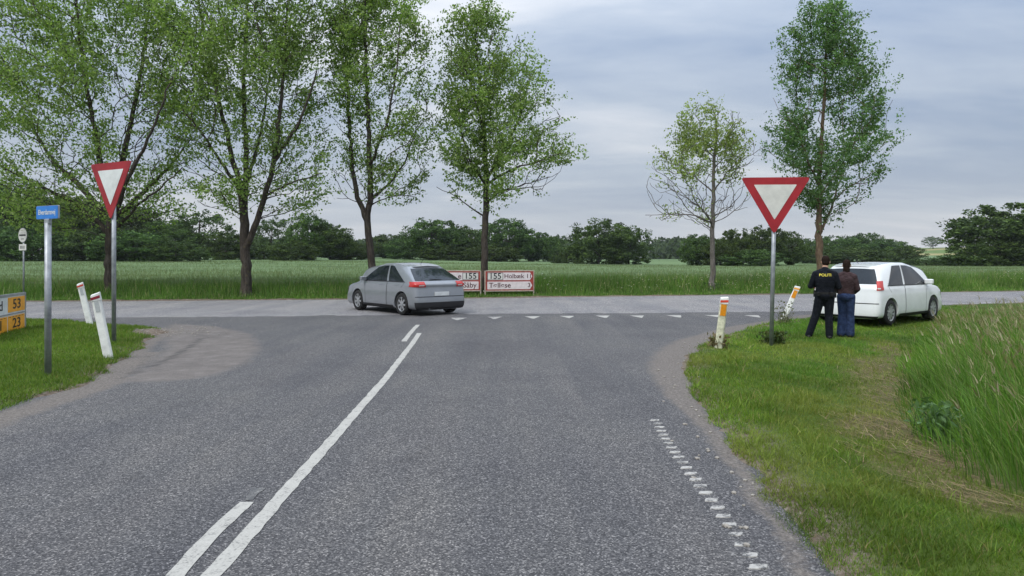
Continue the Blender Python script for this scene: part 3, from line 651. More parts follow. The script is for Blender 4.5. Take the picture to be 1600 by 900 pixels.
ash_tree('straight ash with a rounded open crown standing between the two red direction signs', 29.6,
    [([(758, 466), (757, 400), (759, 330), (760, 268)], .17, .12), ([(760, 268), (757, 200), (748, 120, .4), (742, 30, .4)], .11, .03),
     ([(760, 285), (735, 255, -.6), (722, 215, -1), (715, 140, -1)], .06, .02), ([(760, 280), (785, 240, .5), (810, 190, 1), (832, 110, 1)], .08, .02),
     ([(760, 292), (790, 268, -.8), (830, 255, -1.2), (875, 240, -1.4)], .07, .015), ([(760, 302), (800, 296, .8), (850, 290, 1)], .045, .012),
     ([(760, 270), (752, 190, -1), (722, 90, -1.3)], .06, .015), ([(757, 336), (735, 325, -.2), (710, 305, -.3), (682, 292, -.4)], .04, .008), ([(720, 312, -.3), (712, 296, -.4), (700, 290, -.3)], .015, .006)],
    [(3, 722, 770), (30, 692, 800), (80, 682, 832), (130, 682, 862), (175, 682, 880), (215, 688, 898), (255, 698, 892), (285, 712, 876), (306, 735, 850)], 400, 95, LEAF_A, MAT['bark'], 0.85, 0.05, seed=44, spread=.26, sparse_low=.25)
ash_tree('small half bare ash with a few yellow green leaves on top', 32,
    [([(1113, 463), (1113, 400), (1114, 330), (1116, 250), (1120, 190)], .15, .05), ([(1113, 352), (1090, 336, .3), (1050, 334, .5), (1008, 336, .6)], .045, .008),
     ([(1113, 345), (1090, 318, -.4), (1075, 290, -.7), (1062, 262, -.9)], .045, .01), ([(1114, 340), (1140, 325, .5), (1160, 300, .8), (1163, 280, .8)], .035, .008),
     ([(1115, 300), (1130, 275, -.4), (1150, 255, -.8), (1195, 230, -1)], .04, .008), ([(1115, 305), (1090, 280, .6), (1062, 258, 1.2), (1030, 250, 1.5)], .04, .008), ([(1117, 240), (1090, 215), (1065, 190)], .03, .008), ([(1118, 235), (1140, 210), (1160, 185)], .03, .008)],
    [(160, 1085, 1125), (180, 1058, 1160), (215, 1045, 1180), (250, 1015, 1190), (290, 1005, 1180), (325, 1008, 1165), (345, 1015, 1130)], 380, 58, LEAF_C, MAT['greybark'], 0.85, 0.0, leafrows=([0, .35, .55, .70, .82, 1], [0.03, 0.06, .14, .5, 1, 1]), size=.11, spread=.2, seed=25, fill=0.1)
ash_tree('tall narrow dark green ash rising above the white car', 33,
    [([(1283, 464), (1281, 400), (1279, 350)], .21, .17), ([(1279, 350), (1281, 260), (1288, 150), (1291, 60), (1293, 5)], .15, .03),
     ([(1280, 356), (1298, 330, .4), (1312, 280, .8), (1330, 220, 1)], .08, .02), ([(1280, 300), (1262, 250, -.6), (1245, 200, -.9)], .06, .02),
     ([(1284, 290), (1310, 250, -.8), (1345, 210, -1.2)], .05, .015), ([(1284, 330), (1330, 290, .6), (1380, 262, .8)], .045, .012), ([(1282, 270), (1240, 262, .8), (1205, 240, 1)], .045, .012)],
    [(3, 1268, 1318), (30, 1222, 1340), (80, 1215, 1352), (130, 1218, 1378), (170, 1205, 1390), (215, 1195, 1392), (250, 1200, 1385), (290, 1225, 1372), (330, 1255, 1335), (350, 1262, 1300)], 390, 105, LEAF_B, MAT['tanbark'], 0.85, 0.05, seed=26, spread=.25, sparse_low=.3)
RNG = np.random.default_rng(99)

# ------------------------------------------------------------------ trees and bushes beyond the field
def proto(seed, kind):
    """unit tree: 1 high, crown about 1 wide"""
    global RNG
    RNG = np.random.default_rng(seed); low = {'tree': 0.16, 'bush': 0.0, 'open': 0.2}[kind]
    nc = {'tree': 230, 'bush': 230, 'open': 130}[kind]; cen = []
    lob = RNG.normal(0, 1, (7, 3)); lob /= np.linalg.norm(lob, axis=1)[:, None]
    while len(cen) < nc:
        p = RNG.uniform(-1, 1, 3); q = np.linalg.norm(p)
        if q > 1 or q < 0.3: continue
        lim = 0.72 + 0.28 * np.max(lob @ (p / q)) + RNG.normal(0, .04)
        if q > lim: continue
        zz = low + (1 - low) * (p[2] * 0.5 + 0.5) * 0.97
        wx = 0.47 * (0.75 if p[2] < -0.6 and kind == 'tree' else 1)
        cen.append((p[0] * wx, p[1] * wx, zz))
    cen = np.array(cen); per = {'tree': 60, 'bush': 60, 'open': 42}[kind]
    C = np.repeat(cen, per, 0); rad = np.repeat(RNG.uniform(0.035, 0.085, nc), per)[:, None]
    off = RNG.normal(0, 1, C.shape); off /= np.linalg.norm(off, axis=1)[:, None]; C = C + off * rad * RNG.uniform(.4, 1.1, (len(C), 1)) * np.array((1, 1, .8))
    lo = 0.0 if kind == 'bush' else low * .8
    zq = np.quantile(C[:, 2], .999); zl = np.quantile(C[:, 2], .01); C[:, 2] = lo + (C[:, 2] - zl) / (zq - zl) * (1 - lo)
    C[:, :2] /= 2 * np.quantile(np.abs(C[:, :2]), .985); C[:, 2] = np.clip(C[:, 2], 0.0, 1.02); n = len(C)
    tone = np.repeat(RNG.uniform(0.7, 1.3, nc), per)[:, None] * RNG.uniform(.75, 1.25, (n, 1))
    base = np.array([(0.045, 0.078, 0.020)]) if kind != 'open' else np.array([(0.052, 0.085, 0.028)])
    cols = base * tone + (tone > 1.15) * np.array([(0.015, 0.018, 0.0)])
    Vl, Fl, Cl = leaf_cards(C, RNG.uniform(0.022, 0.05, n), 0.62, cols, 0.1)
    crown = npmesh('crown', Vl, Fl, Cl); crown.materials.append(MAT['bgleaf'])
    s = Skeleton(); top = s.limb([(0, 0, -0.03), (0.01, 0, 0.2), (0, 0.01, 0.5), (0.01, 0, 0.8)], .026, .006, step=.06, jit=.003)
    for q in range(9):
        an = RNG.uniform(0, 2 * PI); h0 = RNG.uniform(.15, .6); rr = RNG.uniform(.2, .4)
        s.limb([(0, 0, h0), (math.cos(an) * rr * .5, math.sin(an) * rr * .5, h0 + .12), (math.cos(an) * rr, math.sin(an) * rr, h0 + .25)], .012, .003, step=.06, jit=.004)
    V, Q = tree_mesh(s, 5); trunk = npmesh('trunk', V, Q); trunk.materials.append(MAT['bark'])
    return trunk, crown
m, t, b = new_mat('distant foliage')
hs = t.nodes.new('ShaderNodeHueSaturation'); oi = t.nodes.new('ShaderNodeObjectInfo')
t.links.new(attr(t), hs.inputs['Color']); t.links.new(M('ADD', 0.485, M('MULTIPLY', oi.outputs['Random'], 0.03, tree=t), tree=t), hs.inputs['Hue'])
t.links.new(M('ADD', 0.92, M('MULTIPLY', oi.outputs['Random'], 0.6, tree=t), tree=t), hs.inputs['Value'])
t.links.new(hs.outputs[0], b.inputs['Base Color']); b.inputs['Roughness'].default_value = 0.7; b.inputs['Specular IOR Level'].default_value = 0.15
tr = t.nodes.new('ShaderNodeBsdfTranslucent'); t.links.new(hs.outputs[0], tr.inputs[0]); ms = t.nodes.new('ShaderNodeMixShader'); ms.inputs[0].default_value = .25
t.links.new(b.outputs[0], ms.inputs[1]); t.links.new(tr.outputs[0], ms.inputs[2]); t.links.new(ms.outputs[0], t.nodes['Material Output'].inputs[0])
MAT['bgleaf'] = m
PROTO = {'tree': [proto(301 + i, 'tree') for i in range(4)], 'bush': [proto(321 + i, 'bush') for i in range(3)], 'open': [proto(341 + i, 'open') for i in range(2)]}
cnt = [0]
def bgtree(px, topy, wpx, d, kind, label, group=None, cat=None):
    p = AT(px, topy, d); zb = gz1(p[0], d) - 0.1; hgt = p[2] - zb; wid = wpx / F * d * 1.06
    tk, cw = PROTO[kind][cnt[0] % len(PROTO[kind])]; cnt[0] += 1
    bush = kind == 'bush'
    r = empty('bush' if bush else 'broadleaf_tree', (p[0], d, zb), random.uniform(0, 6.28), label, cat or ('bush' if bush else 'tree'), group)
    r.scale = (wid, wid, hgt)
    link('trunk', tk, None, r); link('crown', cw, None, r)
    return r
WL = 'dark trees of the wood behind the street sign'
for a in [(-70, 270, 150, 118, 'tree', 'tall dark tree of the wood at the very edge of the frame'),
          (8, 286, 140, 108, 'tree', 'tall dark tree of the wood behind the round grey sign'),
          (78, 296, 130, 116, 'tree', 'tall dark tree of the wood directly behind the blue street sign'),
          (142, 312, 110, 106, 'tree', 'dark tree of the wood just before the broad ash trunk'),
          (205, 322, 120, 118, 'tree', 'dark tree of the wood seen past the small give way sign post'),
          (262, 345, 90, 112, 'tree', 'lower dark tree where the wood thins out beyond the broad ash')]:
    bgtree(*a, group=WL)
for a in [(-30, 345, 110, 96, 'bush', 'dark underwood bush at the frame edge below the wood'), (50, 352, 110, 95, 'bush', 'dark underwood bush behind the blue street sign pole'),
          (128, 358, 110, 97, 'bush', 'dark underwood bush between street sign and broad ash trunk'), (208, 362, 110, 96, 'bush', 'dark underwood bush right after the broad ash trunk'), (275, 372, 90, 97, 'bush', 'low dark bush at the end of the wood')]:
    bgtree(*a, group='underwood along the field edge')
TL = 'trees along the far edge of the field'
for a in [(312, 328, 105, 118, 'open', 'loose round tree halfway between the broad ash and the twin stemmed ash'),
          (352, 362, 70, 112, 'bush', 'low bush just before the twin stemmed ash'),
          (425, 338, 60, 125, 'open', 'thin open tree just past the twin stemmed ash'),
          (412, 380, 70, 115, 'bush', 'low dark bush under the thin open tree'),
          (482, 334, 66, 112, 'tree', 'taller half of the dark tree pair between twin stemmed and leaning ash'),
          (515, 350, 70, 114, 'tree', 'lower half of the dark tree pair between twin stemmed and leaning ash'),
          (462, 376, 70, 108, 'bush', 'dark bush at the foot of the dark tree pair'),
          (545, 378, 56, 118, 'bush', 'low bush left of the leaning ash trunk'),
          (606, 366, 70, 165, 'tree', 'distant tree right of the leaning ash trunk'),
          (640, 370, 70, 150, 'bush', 'low bush before the round tree behind the grey hatchback'),
          (674, 342, 92, 140, 'tree', 'round tree above the tail of the grey hatchback'),
          (722, 352, 76, 146, 'tree', 'mid green tree left of the straight ash trunk'),
          (700, 384, 80, 136, 'bush', 'low bush above the short red direction sign'),
          (792, 342, 80, 142, 'tree', 'tree right of the straight ash trunk above the long direction sign'),
          (832, 362, 66, 148, 'tree', 'smaller tree at the right end of the long direction sign'),
          (770, 382, 80, 134, 'bush', 'low bush behind the straight ash trunk'),
          (862, 370, 60, 160, 'tree', 'distant low tree before the big dark bush'),
          (886, 390, 46, 126, 'bush', 'pale low bush left of the big dark thicket'),
          (935, 342, 96, 122, 'bush', 'big dark rounded thicket, the taller half'), (982, 354, 76, 124, 'bush', 'big dark rounded thicket, the lower half'),
          (1088, 366, 52, 104, 'tree', 'dark tree just left of the half bare ash'),
          (1126, 374, 50, 100, 'bush', 'dark bush right behind the half bare ash trunk'),
          (1152, 358, 58, 104, 'tree', 'dark tree between the half bare ash and the large give way sign'),
          (1196, 352, 62, 106, 'tree', 'dark tree behind the tip of the large give way sign'),
          (1232, 362, 52, 110, 'tree', 'dark tree between the large give way sign and the tall ash'),
          (1178, 390, 90, 98, 'bush', 'low dark bush behind the large give way sign post'),
          (1268, 378, 60, 140, 'bush', 'bush behind the tall ash trunk'), (1312, 368, 70, 170, 'tree', 'distant round tree above the officer'),
          (1352, 364, 60, 190, 'tree', 'distant tree above the roof of the white car'), (1386, 374, 56, 180, 'tree', 'distant tree past the roof of the white car'),
          (1340, 386, 110, 130, 'bush', 'wide low bush behind the white car'), (1418, 384, 50, 150, 'bush', 'rounded bush at the hill foot'),
          (1448, 402, 70, 104, 'bush', 'low scrub below the hill'), (1494, 398, 70, 104, 'bush', 'low scrub left of the big dark tree'),
          (1572, 318, 150, 96, 'tree', 'big dark spreading tree at the frame edge over the tall grass'), (1640, 330, 120, 100, 'tree', 'dark tree mostly beyond the frame edge over the tall grass'),
          (1535, 372, 90, 93, 'bush', 'dark bush under the big spreading tree'), (1600, 376, 100, 92, 'bush', 'dark bush at the frame edge under the big spreading tree')]:
    bgtree(*a, group=TL)
bgtree(1458, 369, 27, 460, 'open', 'lone small tree on the crest of the far hill')
# far woods reading as one mass
RNG = np.random.default_rng(123); parts = []
for q in range(330):
    px = RNG.uniform(250, 1425); d = RNG.uniform(300, 430); ty = 372 + 12 * fbm(np.array([px * .012]), np.array([0.3]), 1, 5)[0] - 8 + RNG.uniform(0, 12)
    if px > 1340: ty += (px - 1340) * 0.14
    p = AT(px, ty, d); zb = gz1(p[0], d); hgt = max(3, p[2] - zb); n = 150
    u = RNG.normal(0, 1, (n, 3)); u /= np.linalg.norm(u, axis=1)[:, None]; u *= RNG.uniform(.7, 1.05, (n, 1)); wv = RNG.uniform(4, 7)
    C = np.stack([p[0] + u[:, 0] * wv, d + u[:, 1] * wv, zb + hgt * 0.5 + u[:, 2] * hgt * 0.5], 1)
    cols = np.array([(0.05, 0.085, 0.03)]) * RNG.uniform(.75, 1.25) * RNG.uniform(.75, 1.25, (n, 1))
    parts.append(leaf_cards(C, RNG.uniform(1.2, 2.6, n), .7, cols, 0))
V, Fc, C = join(parts)
tag(link('far_wood', npmesh('far_wood', V, Fc, C), MAT['bgleaf']), 'far bluish woods on the horizon behind the field', 'wood', kind='stuff')
#@@NEXT
# ------------------------------------------------------------------ small builders
def box_me(name, sx, sy, sz, bev=0.0, seg=2):
    bm = bmesh.new(); bmesh.ops.create_cube(bm, size=1.0); bmesh.ops.scale(bm, vec=(sx, sy, sz), verts=bm.verts)
    if bev: bmesh.ops.bevel(bm, geom=bm.edges[:], offset=bev, segments=seg, affect='EDGES', profile=.5)
    me = bpy.data.meshes.new(name); bm.to_mesh(me); bm.free(); return me
def cyl_me(name, r0, r1, h, n=20, cap=True):
    bm = bmesh.new(); bmesh.ops.create_cone(bm, cap_ends=cap, segments=n, radius1=r0, radius2=r1, depth=h)
    bmesh.ops.translate(bm, vec=(0, 0, h / 2), verts=bm.verts)
    me = bpy.data.meshes.new(name); bm.to_mesh(me); bm.free()
    for p in me.polygons: p.use_smooth = len(p.vertices) == 4
    return me
def plate_me(name, pts, th, y0=0.0):
    """extruded outline in x,z; front face at y0-th"""
    n = len(pts); V = [(p[0], y0 - th, p[1]) for p in pts] + [(p[0], y0, p[1]) for p in pts]
    return pymesh(name, V, [tuple(range(n))[::-1] if area(pts) < 0 else tuple(range(n)), tuple(range(n, 2 * n))[::-1] if area(pts) > 0 else tuple(range(n, 2 * n))] +
                  [((i, (i + n), (i + 1) % n + n, (i + 1) % n) if area(pts) > 0 else ((i + 1) % n, (i + 1) % n + n, i + n, i)) for i in range(n)])
def area(p): return sum(p[i][0] * p[(i + 1) % len(p)][1] - p[(i + 1) % len(p)][0] * p[i][1] for i in range(len(p)))
def rounded(pts, r, k=6):
    o = []; n = len(pts)
    for i in range(n):
        a, b_, c = (np.array(pts[(i + j) % n], float) for j in (-1, 0, 1)); u = (a - b_) / np.linalg.norm(a - b_); v = (c - b_) / np.linalg.norm(c - b_)
        ha = math.acos(np.clip(u @ v, -1, 1)) / 2; tl = r / math.tan(ha); p0, p1 = b_ + u * tl, b_ + v * tl
        for q in range(k + 1):
            f = q / k; o.append(tuple((1 - f) ** 2 * p0 + 2 * f * (1 - f) * b_ + f * f * p1))
    return o
def rect(x0, z0, x1, z1): return [(x0, z0), (x1, z0), (x1, z1), (x0, z1)]
def text_me(s, size, sx=1.0):
    c = bpy.data.curves.new('lettering', 'FONT'); c.body = s; c.size = size; c.extrude = 0.0008; c.align_x = 'CENTER'; c.align_y = 'CENTER'; c.offset = size * 0.012
    o = bpy.data.objects.new('lettering', c); COL.objects.link(o); dg = bpy.context.evaluated_depsgraph_get()
    me = bpy.data.meshes.new_from_object(o.evaluated_get(dg)); bpy.data.objects.remove(o); bpy.data.curves.remove(c)
    me.transform(Matrix.Rotation(PI / 2, 4, 'X')); me.transform(Matrix.Diagonal((sx, 1, 1, 1))); me.materials.clear(); return me
def letter(s, size, x, z, parent, mat, y=-0.012, sx=1.0): return link('lettering', text_me(s, size, sx), mat, parent, (x, y, z))

# ------------------------------------------------------------------ give way signs
def give_way(pos_, rz, htip, label, side, face, tilt=0.0, pole_r=0.038):
    r = empty('give_way_sign', pos_, rz, label, 'road sign', 'give way signs at the junction'); H = side * math.sqrt(3) / 2
    r.rotation_euler = (0, tilt, rz)
    link('post', cyl_me('post', pole_r, pole_r, htip + H * 0.86, 24), MAT['steel'], r, (0, 0, 0))
    T = rounded([(0, htip), (side / 2, htip + H), (-side / 2, htip + H)], 0.045)
    f0 = -pole_r - 0.014
    pl = link('plate', plate_me('plate', T, 0.012, f0), MAT['red'], r)
    link('plate_back', plate_me('plate_back', [(a * .985, htip + H * .667 + (b_ - htip - H * .667) * .985) for a, b_ in T], 0.004, f0 + .0045), MAT['signback'], pl)
    q = 0.615; cz = htip + H * 0.667
    Tin = rounded([(p[0] * q, cz + (p[1] - cz) * q) for p in ((0, htip), (side / 2, htip + H), (-side / 2, htip + H))], 0.012)
    link('white_field', plate_me('white_field', Tin, 0.003, f0 - .0125), face, pl)
    for zz in (htip + H * .45, htip + H * .78):
        link('clamp', box_me('clamp', .11, .10, .04, .006), MAT['steel'], r, (0, -.012, zz))
    return r
bx, by = G(1205, 545, -.07)
gw = give_way((bx, by, gz1(bx, by) - .03), R(-14), 2.10, 'large weathered give way sign on a straight grey post near the parked white car', 1.22, MAT['dullwhite'], R(1.2))
bx, by = G(178, 527, .16)
give_way((bx, by, gz1(bx, by) - .03), R(-27), 2.28, 'give way sign turned sideways on the verge beside the blue street sign', 1.22, MAT['white'], R(0.0))

# ------------------------------------------------------------------ street name sign
bx, by = G(75, 582, .1)
r = empty('street_name_sign', (bx, by, gz1(bx, by) - .02), R(-26), 'small blue street name sign on a stout grey pole', 'street sign')
link('post', cyl_me('post', .04, .04, 2.03, 24), MAT['steel'], r)
link('socket', box_me('socket', .10, .05, .07, .01), MAT['steel'], r, (0, 0, 2.05))
pl = link('plate', plate_me('plate', rounded(rect(-.235, 2.085, .235, 2.255), .015, 4), .03, .015), MAT['blue'], r)
link('border', plate_me('border', rounded(rect(-.24, 2.08, .24, 2.26), .017, 4), .02, .010), MAT['signback'], pl)
letter('Elverdamsvej', .092, 0, 2.17, r, MAT['white'], -.0165, .78)

# ------------------------------------------------------------------ yellow diversion board and the small round sign
p0 = AT(38, 520, 14.2); p1 = AT(-62, 540, 11.4)
vx, vy = p0[0] - p1[0], p0[1] - p1[1]; wdt = math.hypot(vx, vy); zz = gz1(p0[0], p0[1]) - .06
r = empty('direction_board', ((p0[0] + p1[0]) / 2, (p0[1] + p1[1]) / 2, zz), math.atan2(vy, vx), 'white and amber route board cut off by the frame edge', 'direction sign')
hw = wdt / 2; zt = .80; zb = .01
link('panel', plate_me('panel', rounded(rect(-hw, zb, hw, zt), .03, 4), .02, 0), MAT['white'], r)
for nm_, a in (('frame_bar', rect(-hw - .01, zt - .03, hw + .01, zt + .02)), ('frame_bar', rect(-hw - .01, zb - .02, hw + .01, zb + .025)), ('frame_bar', rect(hw - .03, zb + .025, hw + .012, zt - .03)), ('frame_bar', rect(-hw - .012, zb + .025, -hw + .03, zt - .03)), ('frame_bar', rect(-hw + .03, .41, hw - .03, .435))):
    link(nm_, plate_me(nm_, a, .035, .006), MAT['signback'], r)
am = link('amber_field', plate_me('amber_field', rect(hw - .95, .46, hw - .055, .75), .006, -.0205), MAT['amber'], r); letter('53', .27, hw - .5, .605, r, MAT['black'], -.029, 1.7)
letter('rød', .26, hw - 1.5, .60, r, MAT['black'], -.0225, 1.6)
for a, s_ in ((hw - .95, '23'), (hw - 1.88, '21')):
    link('amber_field', plate_me('amber_field', rect(a, .07, a + .88, .385), .006, -.0205), MAT['amber'], r); letter(s_, .27, a + .44, .228, r, MAT['black'], -.029, 1.7)
    for q in range(5):      # dashed border of the route numbers
        link('border_dash', plate_me('border_dash', rect(a + .05 + q * .165, .355, a + .14 + q * .165, .367), .001, -.0267), MAT['black'], r)
        link('border_dash', plate_me('border_dash', rect(a + .05 + q * .165, .085, a + .14 + q * .165, .097), .001, -.0267), MAT['black'], r)
for a in (-hw + .2, hw - .06): link('post', cyl_me('post', .03, .03, zt + .25, 14), MAT['steel'], r, (a, .04, -.25))
p = AT(37, 468, 26.6); zz = gz1(p[0], p[1])
r = empty('round_sign', (p[0], p[1], zz), R(-26), 'small grey round sign with a lettered plate beyond the main road', 'road sign')
link('post', cyl_me('post', .03, .03, 2.72, 14), MAT['steel'], r)
circ = [(.27 * math.cos(q / 32 * 2 * PI), 2.52 + .27 * math.sin(q / 32 * 2 * PI)) for q in range(32)]
dm = link('disc', plate_me('disc', circ, .012, -.032), MAT['dullwhite'], r)
link('rim', plate_me('rim', [(a * 1.06, 2.52 + (b_ - 2.52) * 1.06) for a, b_ in circ], .008, -.031), MAT['signback'], dm)
link('bar', plate_me('bar', rect(-.21, 2.49, .21, 2.55), .003, -.0445), MAT['black'], dm)
link('bar', plate_me('bar', rect(-.1, 2.36, .1, 2.385), .003, -.0445), MAT['black'], dm)
link('lower_plate', plate_me('lower_plate', rounded(rect(-.24, 1.93, .24, 2.17), .02, 4), .012, -.032), MAT['dullwhite'], r)
for q in range(4): link('mark', plate_me('mark', rect(-.15 + q * .08, 1.99, -.11 + q * .08, 2.11), .002, -.0445), MAT['black'], r)

# ------------------------------------------------------------------ red framed direction signs
def dir_sign(xl, xr, d, label, rows, right):
    a = AT(xl, 463, d); b_ = AT(xr, 463, d + (xr - xl) / F * d * .16); wd = math.hypot(b_[0] - a[0], b_[1] - a[1]); zz = gz1((a[0] + b_[0]) / 2, (a[1] + b_[1]) / 2)
    r = empty('direction_sign', ((a[0] + b_[0]) / 2, (a[1] + b_[1]) / 2, zz), math.atan2(b_[1] - a[1], b_[0] - a[0]), label, 'direction sign', 'red framed direction signs beyond the main road')
    h = wd / 2; zt = AT(760, 424, d)[2] - zz; zb = AT(760, 454, d)[2] - zz; mid = (zt + zb) / 2
    link('frame_panel', plate_me('frame_panel', rect(-h + .02, zb, h - .02, zt), .02, 0), MAT['rust'], r)
    for s_ in (-1, 1): link('post', box_me('post', .045, .05, zt + .35, .008), MAT['greyish'], r, (s_ * h, .02, zt / 2 - .15))
    link('rail', box_me('rail', wd - .06, .05, .04, .006), MAT['greyish'], r, (0, .0, zt + .022)); link('rail', box_me('rail', wd - .06, .05, .04, .006), MAT['greyish'], r, (0, .0, zb - .022))
    for (z0, z1), cells in zip(((mid + .03, zt - .05), (zb + .05, mid - .03)), rows):
        zc_ = (z0 + z1) / 2; bar_ = [(-h + .09, z0), (h - .17, z0), (h - .07, zc_), (h - .17, z1), (-h + .09, z1)]
        if not right: bar_ = [(-p[0], p[1]) for p in bar_]
        link('name_bar', plate_me('name_bar', rounded(bar_, .03, 3), .004, -.0205), MAT['pinkwhite'], r)
        for s_, xx, size, boxed in cells:
            if boxed:
                link('number_frame', plate_me('number_frame', rect(xx - .34, z0 + .012, xx + .34, z1 - .012), .002, -.0247), MAT['black'], r)
                link('number_field', plate_me('number_field', rect(xx - .32, z0 + .03, xx + .32, z1 - .03), .002, -.0269), MAT['dullwhite'], r)
            letter(s_, size, xx, zc_, r, MAT['black'] if boxed else MAT['letter'], -.0300 if boxed else -.0258, 1.05)
    return r
MAT['greyish'] = simple('pale painted frame', (0.42, 0.36, 0.30), .6, 0, .2, 8); MAT['pinkwhite'] = simple('faded white bar', (0.60, 0.55, 0.55), .5, 0, .1, 6); MAT['letter'] = simple('dark red print', (0.07, 0.02, 0.025), .5)
dir_sign(758, 834, 29.0, 'fully visible red framed direction sign right beside the straight ash trunk', [[('155', -.62, .34, True), ('Holbæk', .19, .26, False), ('11', .84, .25, False)], [('Tølløse', -.42, .30, False), ('3', .84, .25, False)]], True)
dir_sign(676, 751, 28.7, 'red framed direction sign half hidden behind the grey hatchback', [[('155', .58, .34, True), ('e', .12, .30, False)], [('Såby', .55, .30, False)]], False)

# ------------------------------------------------------------------ marker posts
def marker(px, py, zg, tpx, tpy, rz, label, body, refl, band, white_cap, big):
    bx, by = G(px, py, zg); zz = gz1(bx, by); r = empty('marker_post', (bx, by, zz - .02), 0, label, 'marker post', 'edge marker posts round the junction')
    top = AT(tpx, tpy, by); v = Vector((top[0] - bx, 0.0, top[2] - zz)); Hh = v.length + .02
    r.rotation_euler = (0, math.atan2(v.x, v.z), 0)
    r2 = Matrix.Rotation(rz, 4, 'Z')
    # shallow U profile with a sloping top
    prof = [(-.062, .035), (-.066, -.012), (-.045, -.030), (.045, -.030), (.066, -.012), (.062, .035), (.052, .035), (.054, -.006), (.040, -.020), (-.040, -.020), (-.054, -.006), (-.052, .035)]
    n = len(prof); V = [(a, b_, 0) for a, b_ in prof] + [(a, b_, Hh - .10) for a, b_ in prof]
    me = pymesh('body', V, [tuple(range(n))[::-1], tuple(range(n, 2 * n))] + [(i, (i + 1) % n, (i + 1) % n + n, i + n) for i in range(n)]); me.transform(r2)
    link('body', me, body, r)
    def pl(nm_, a, th, y0, mat, par=r):
        me = plate_me(nm_, a, th, y0); me.transform(r2); return link(nm_, me, mat, par)
    # head: closed cap with a slanting lid
    hd = [(-.068, -.036, Hh - .12), (.068, -.036, Hh - .12), (.068, .038, Hh - .12), (-.068, .038, Hh - .12), (-.064, -.034, Hh - .035), (.064, -.034, Hh - .01), (.064, .034, Hh + .012), (-.064, .034, Hh - .012)]
    me = pymesh('cap', hd, [(0, 3, 2, 1), (4, 5, 6, 7), (0, 1, 5, 4), (1, 2, 6, 5), (2, 3, 7, 6), (3, 0, 4, 7)]); me.transform(r2); link('cap', me, white_cap, r)
    pl('band', [(-.067, Hh - .105), (.067, Hh - .085), (.067, Hh - .045), (-.067, Hh - .065)], .004, -.0362, band)
    z1 = Hh - .13; z0 = z1 - (.20 if big else .17)
    pl('reflector', rounded(rect(-.047 if big else -.03, z0, .047 if big else .03, z1), .008, 3), .006, -.0305, refl)
    return r
marker(170, 552, .12, 149, 458, R(14), 'white marker post with a dark red band leaning beside the sideways give way sign', MAT['post'], MAT['greyreflector'], MAT['wine'], MAT['post'], False)
marker(141, 503, .12, 125, 442, R(20), 'thin white marker post with a faded red top by the main road', MAT['post'], MAT['greyreflector'], MAT['redband'], MAT['post'], False)
marker(1122, 550, -.02, 1132, 464, R(-8), 'grubby marker post with a big amber reflector and red top on the bend', MAT['oldpost'], MAT['orange'], MAT['redband'], MAT['redpale'] if 'redpale' in MAT else MAT['post'], True)
marker(1221, 504, -.02, 1246, 447, R(-16), 'white marker post with an amber head leaning far over near the officer', MAT['post'], MAT['orange'], MAT['amber'], MAT['post'], True)

# ------------------------------------------------------------------ weeds at the posts
def weed(px, py, zg, n, hgt, rad, cols, label, name='weed_clump'):
    bx, by = G(px, py, zg); P = np.stack([bx + RNG.normal(0, rad * .5, n), by + RNG.normal(0, rad * .5, n), np.zeros(n)], 1); P[:, 2] = gz(P[:, 0], P[:, 1])
    v1 = blades(P, RNG.uniform(.4, 1, n) * hgt, np.full(n, .012), RNG.uniform(.2, .9, n), pal(n, cols), 3)
    C = P + np.stack([RNG.normal(0, rad * .5, n), RNG.normal(0, rad * .5, n), RNG.uniform(.1, .85, n) * hgt], 1)
    v2 = leaf_cards(C, RNG.uniform(.05, .1, n), .5, pal(n, cols))
    o = np.array((bx, by, gz1(bx, by))); r = empty(name, o, 0, label, 'plant')
    for nm_, (V, Fc, C) in (('stems', v1), ('leaves', v2)): tag(link(nm_, npmesh(nm_, V - o, Fc, C), MAT['blade'], r), kind='stuff')
    return r
weed(1209, 541, -.07, 260, .26, .16, [(0.05, 0.085, 0.02), (0.035, 0.06, 0.015), (0.09, 0.10, 0.035)], 'dark bushy weed at the foot of the large give way sign')
weed(1122, 549, -.02, 130, .28, .11, [(0.16, 0.12, 0.06), (0.10, 0.09, 0.035), (0.2, 0.16, 0.09)], 'dry brown weeds at the foot of the grubby marker post')
weed(1226, 512, -.05, 55, .62, .16, [(0.14, 0.13, 0.08), (0.1, 0.12, 0.05)], 'thin dry stalks standing beside the far leaning marker post')
weed(1113, 458, 0, 340, .55, .5, [(0.04, 0.08, 0.02), (0.03, 0.06, 0.015)], 'dark green weeds at the foot of the half bare ash')
weed(1470, 700, -.12, 160, .42, .16, [(0.06, 0.12, 0.04), (0.09, 0.16, 0.06)], 'broad leaved weed at the edge of the tall grass')
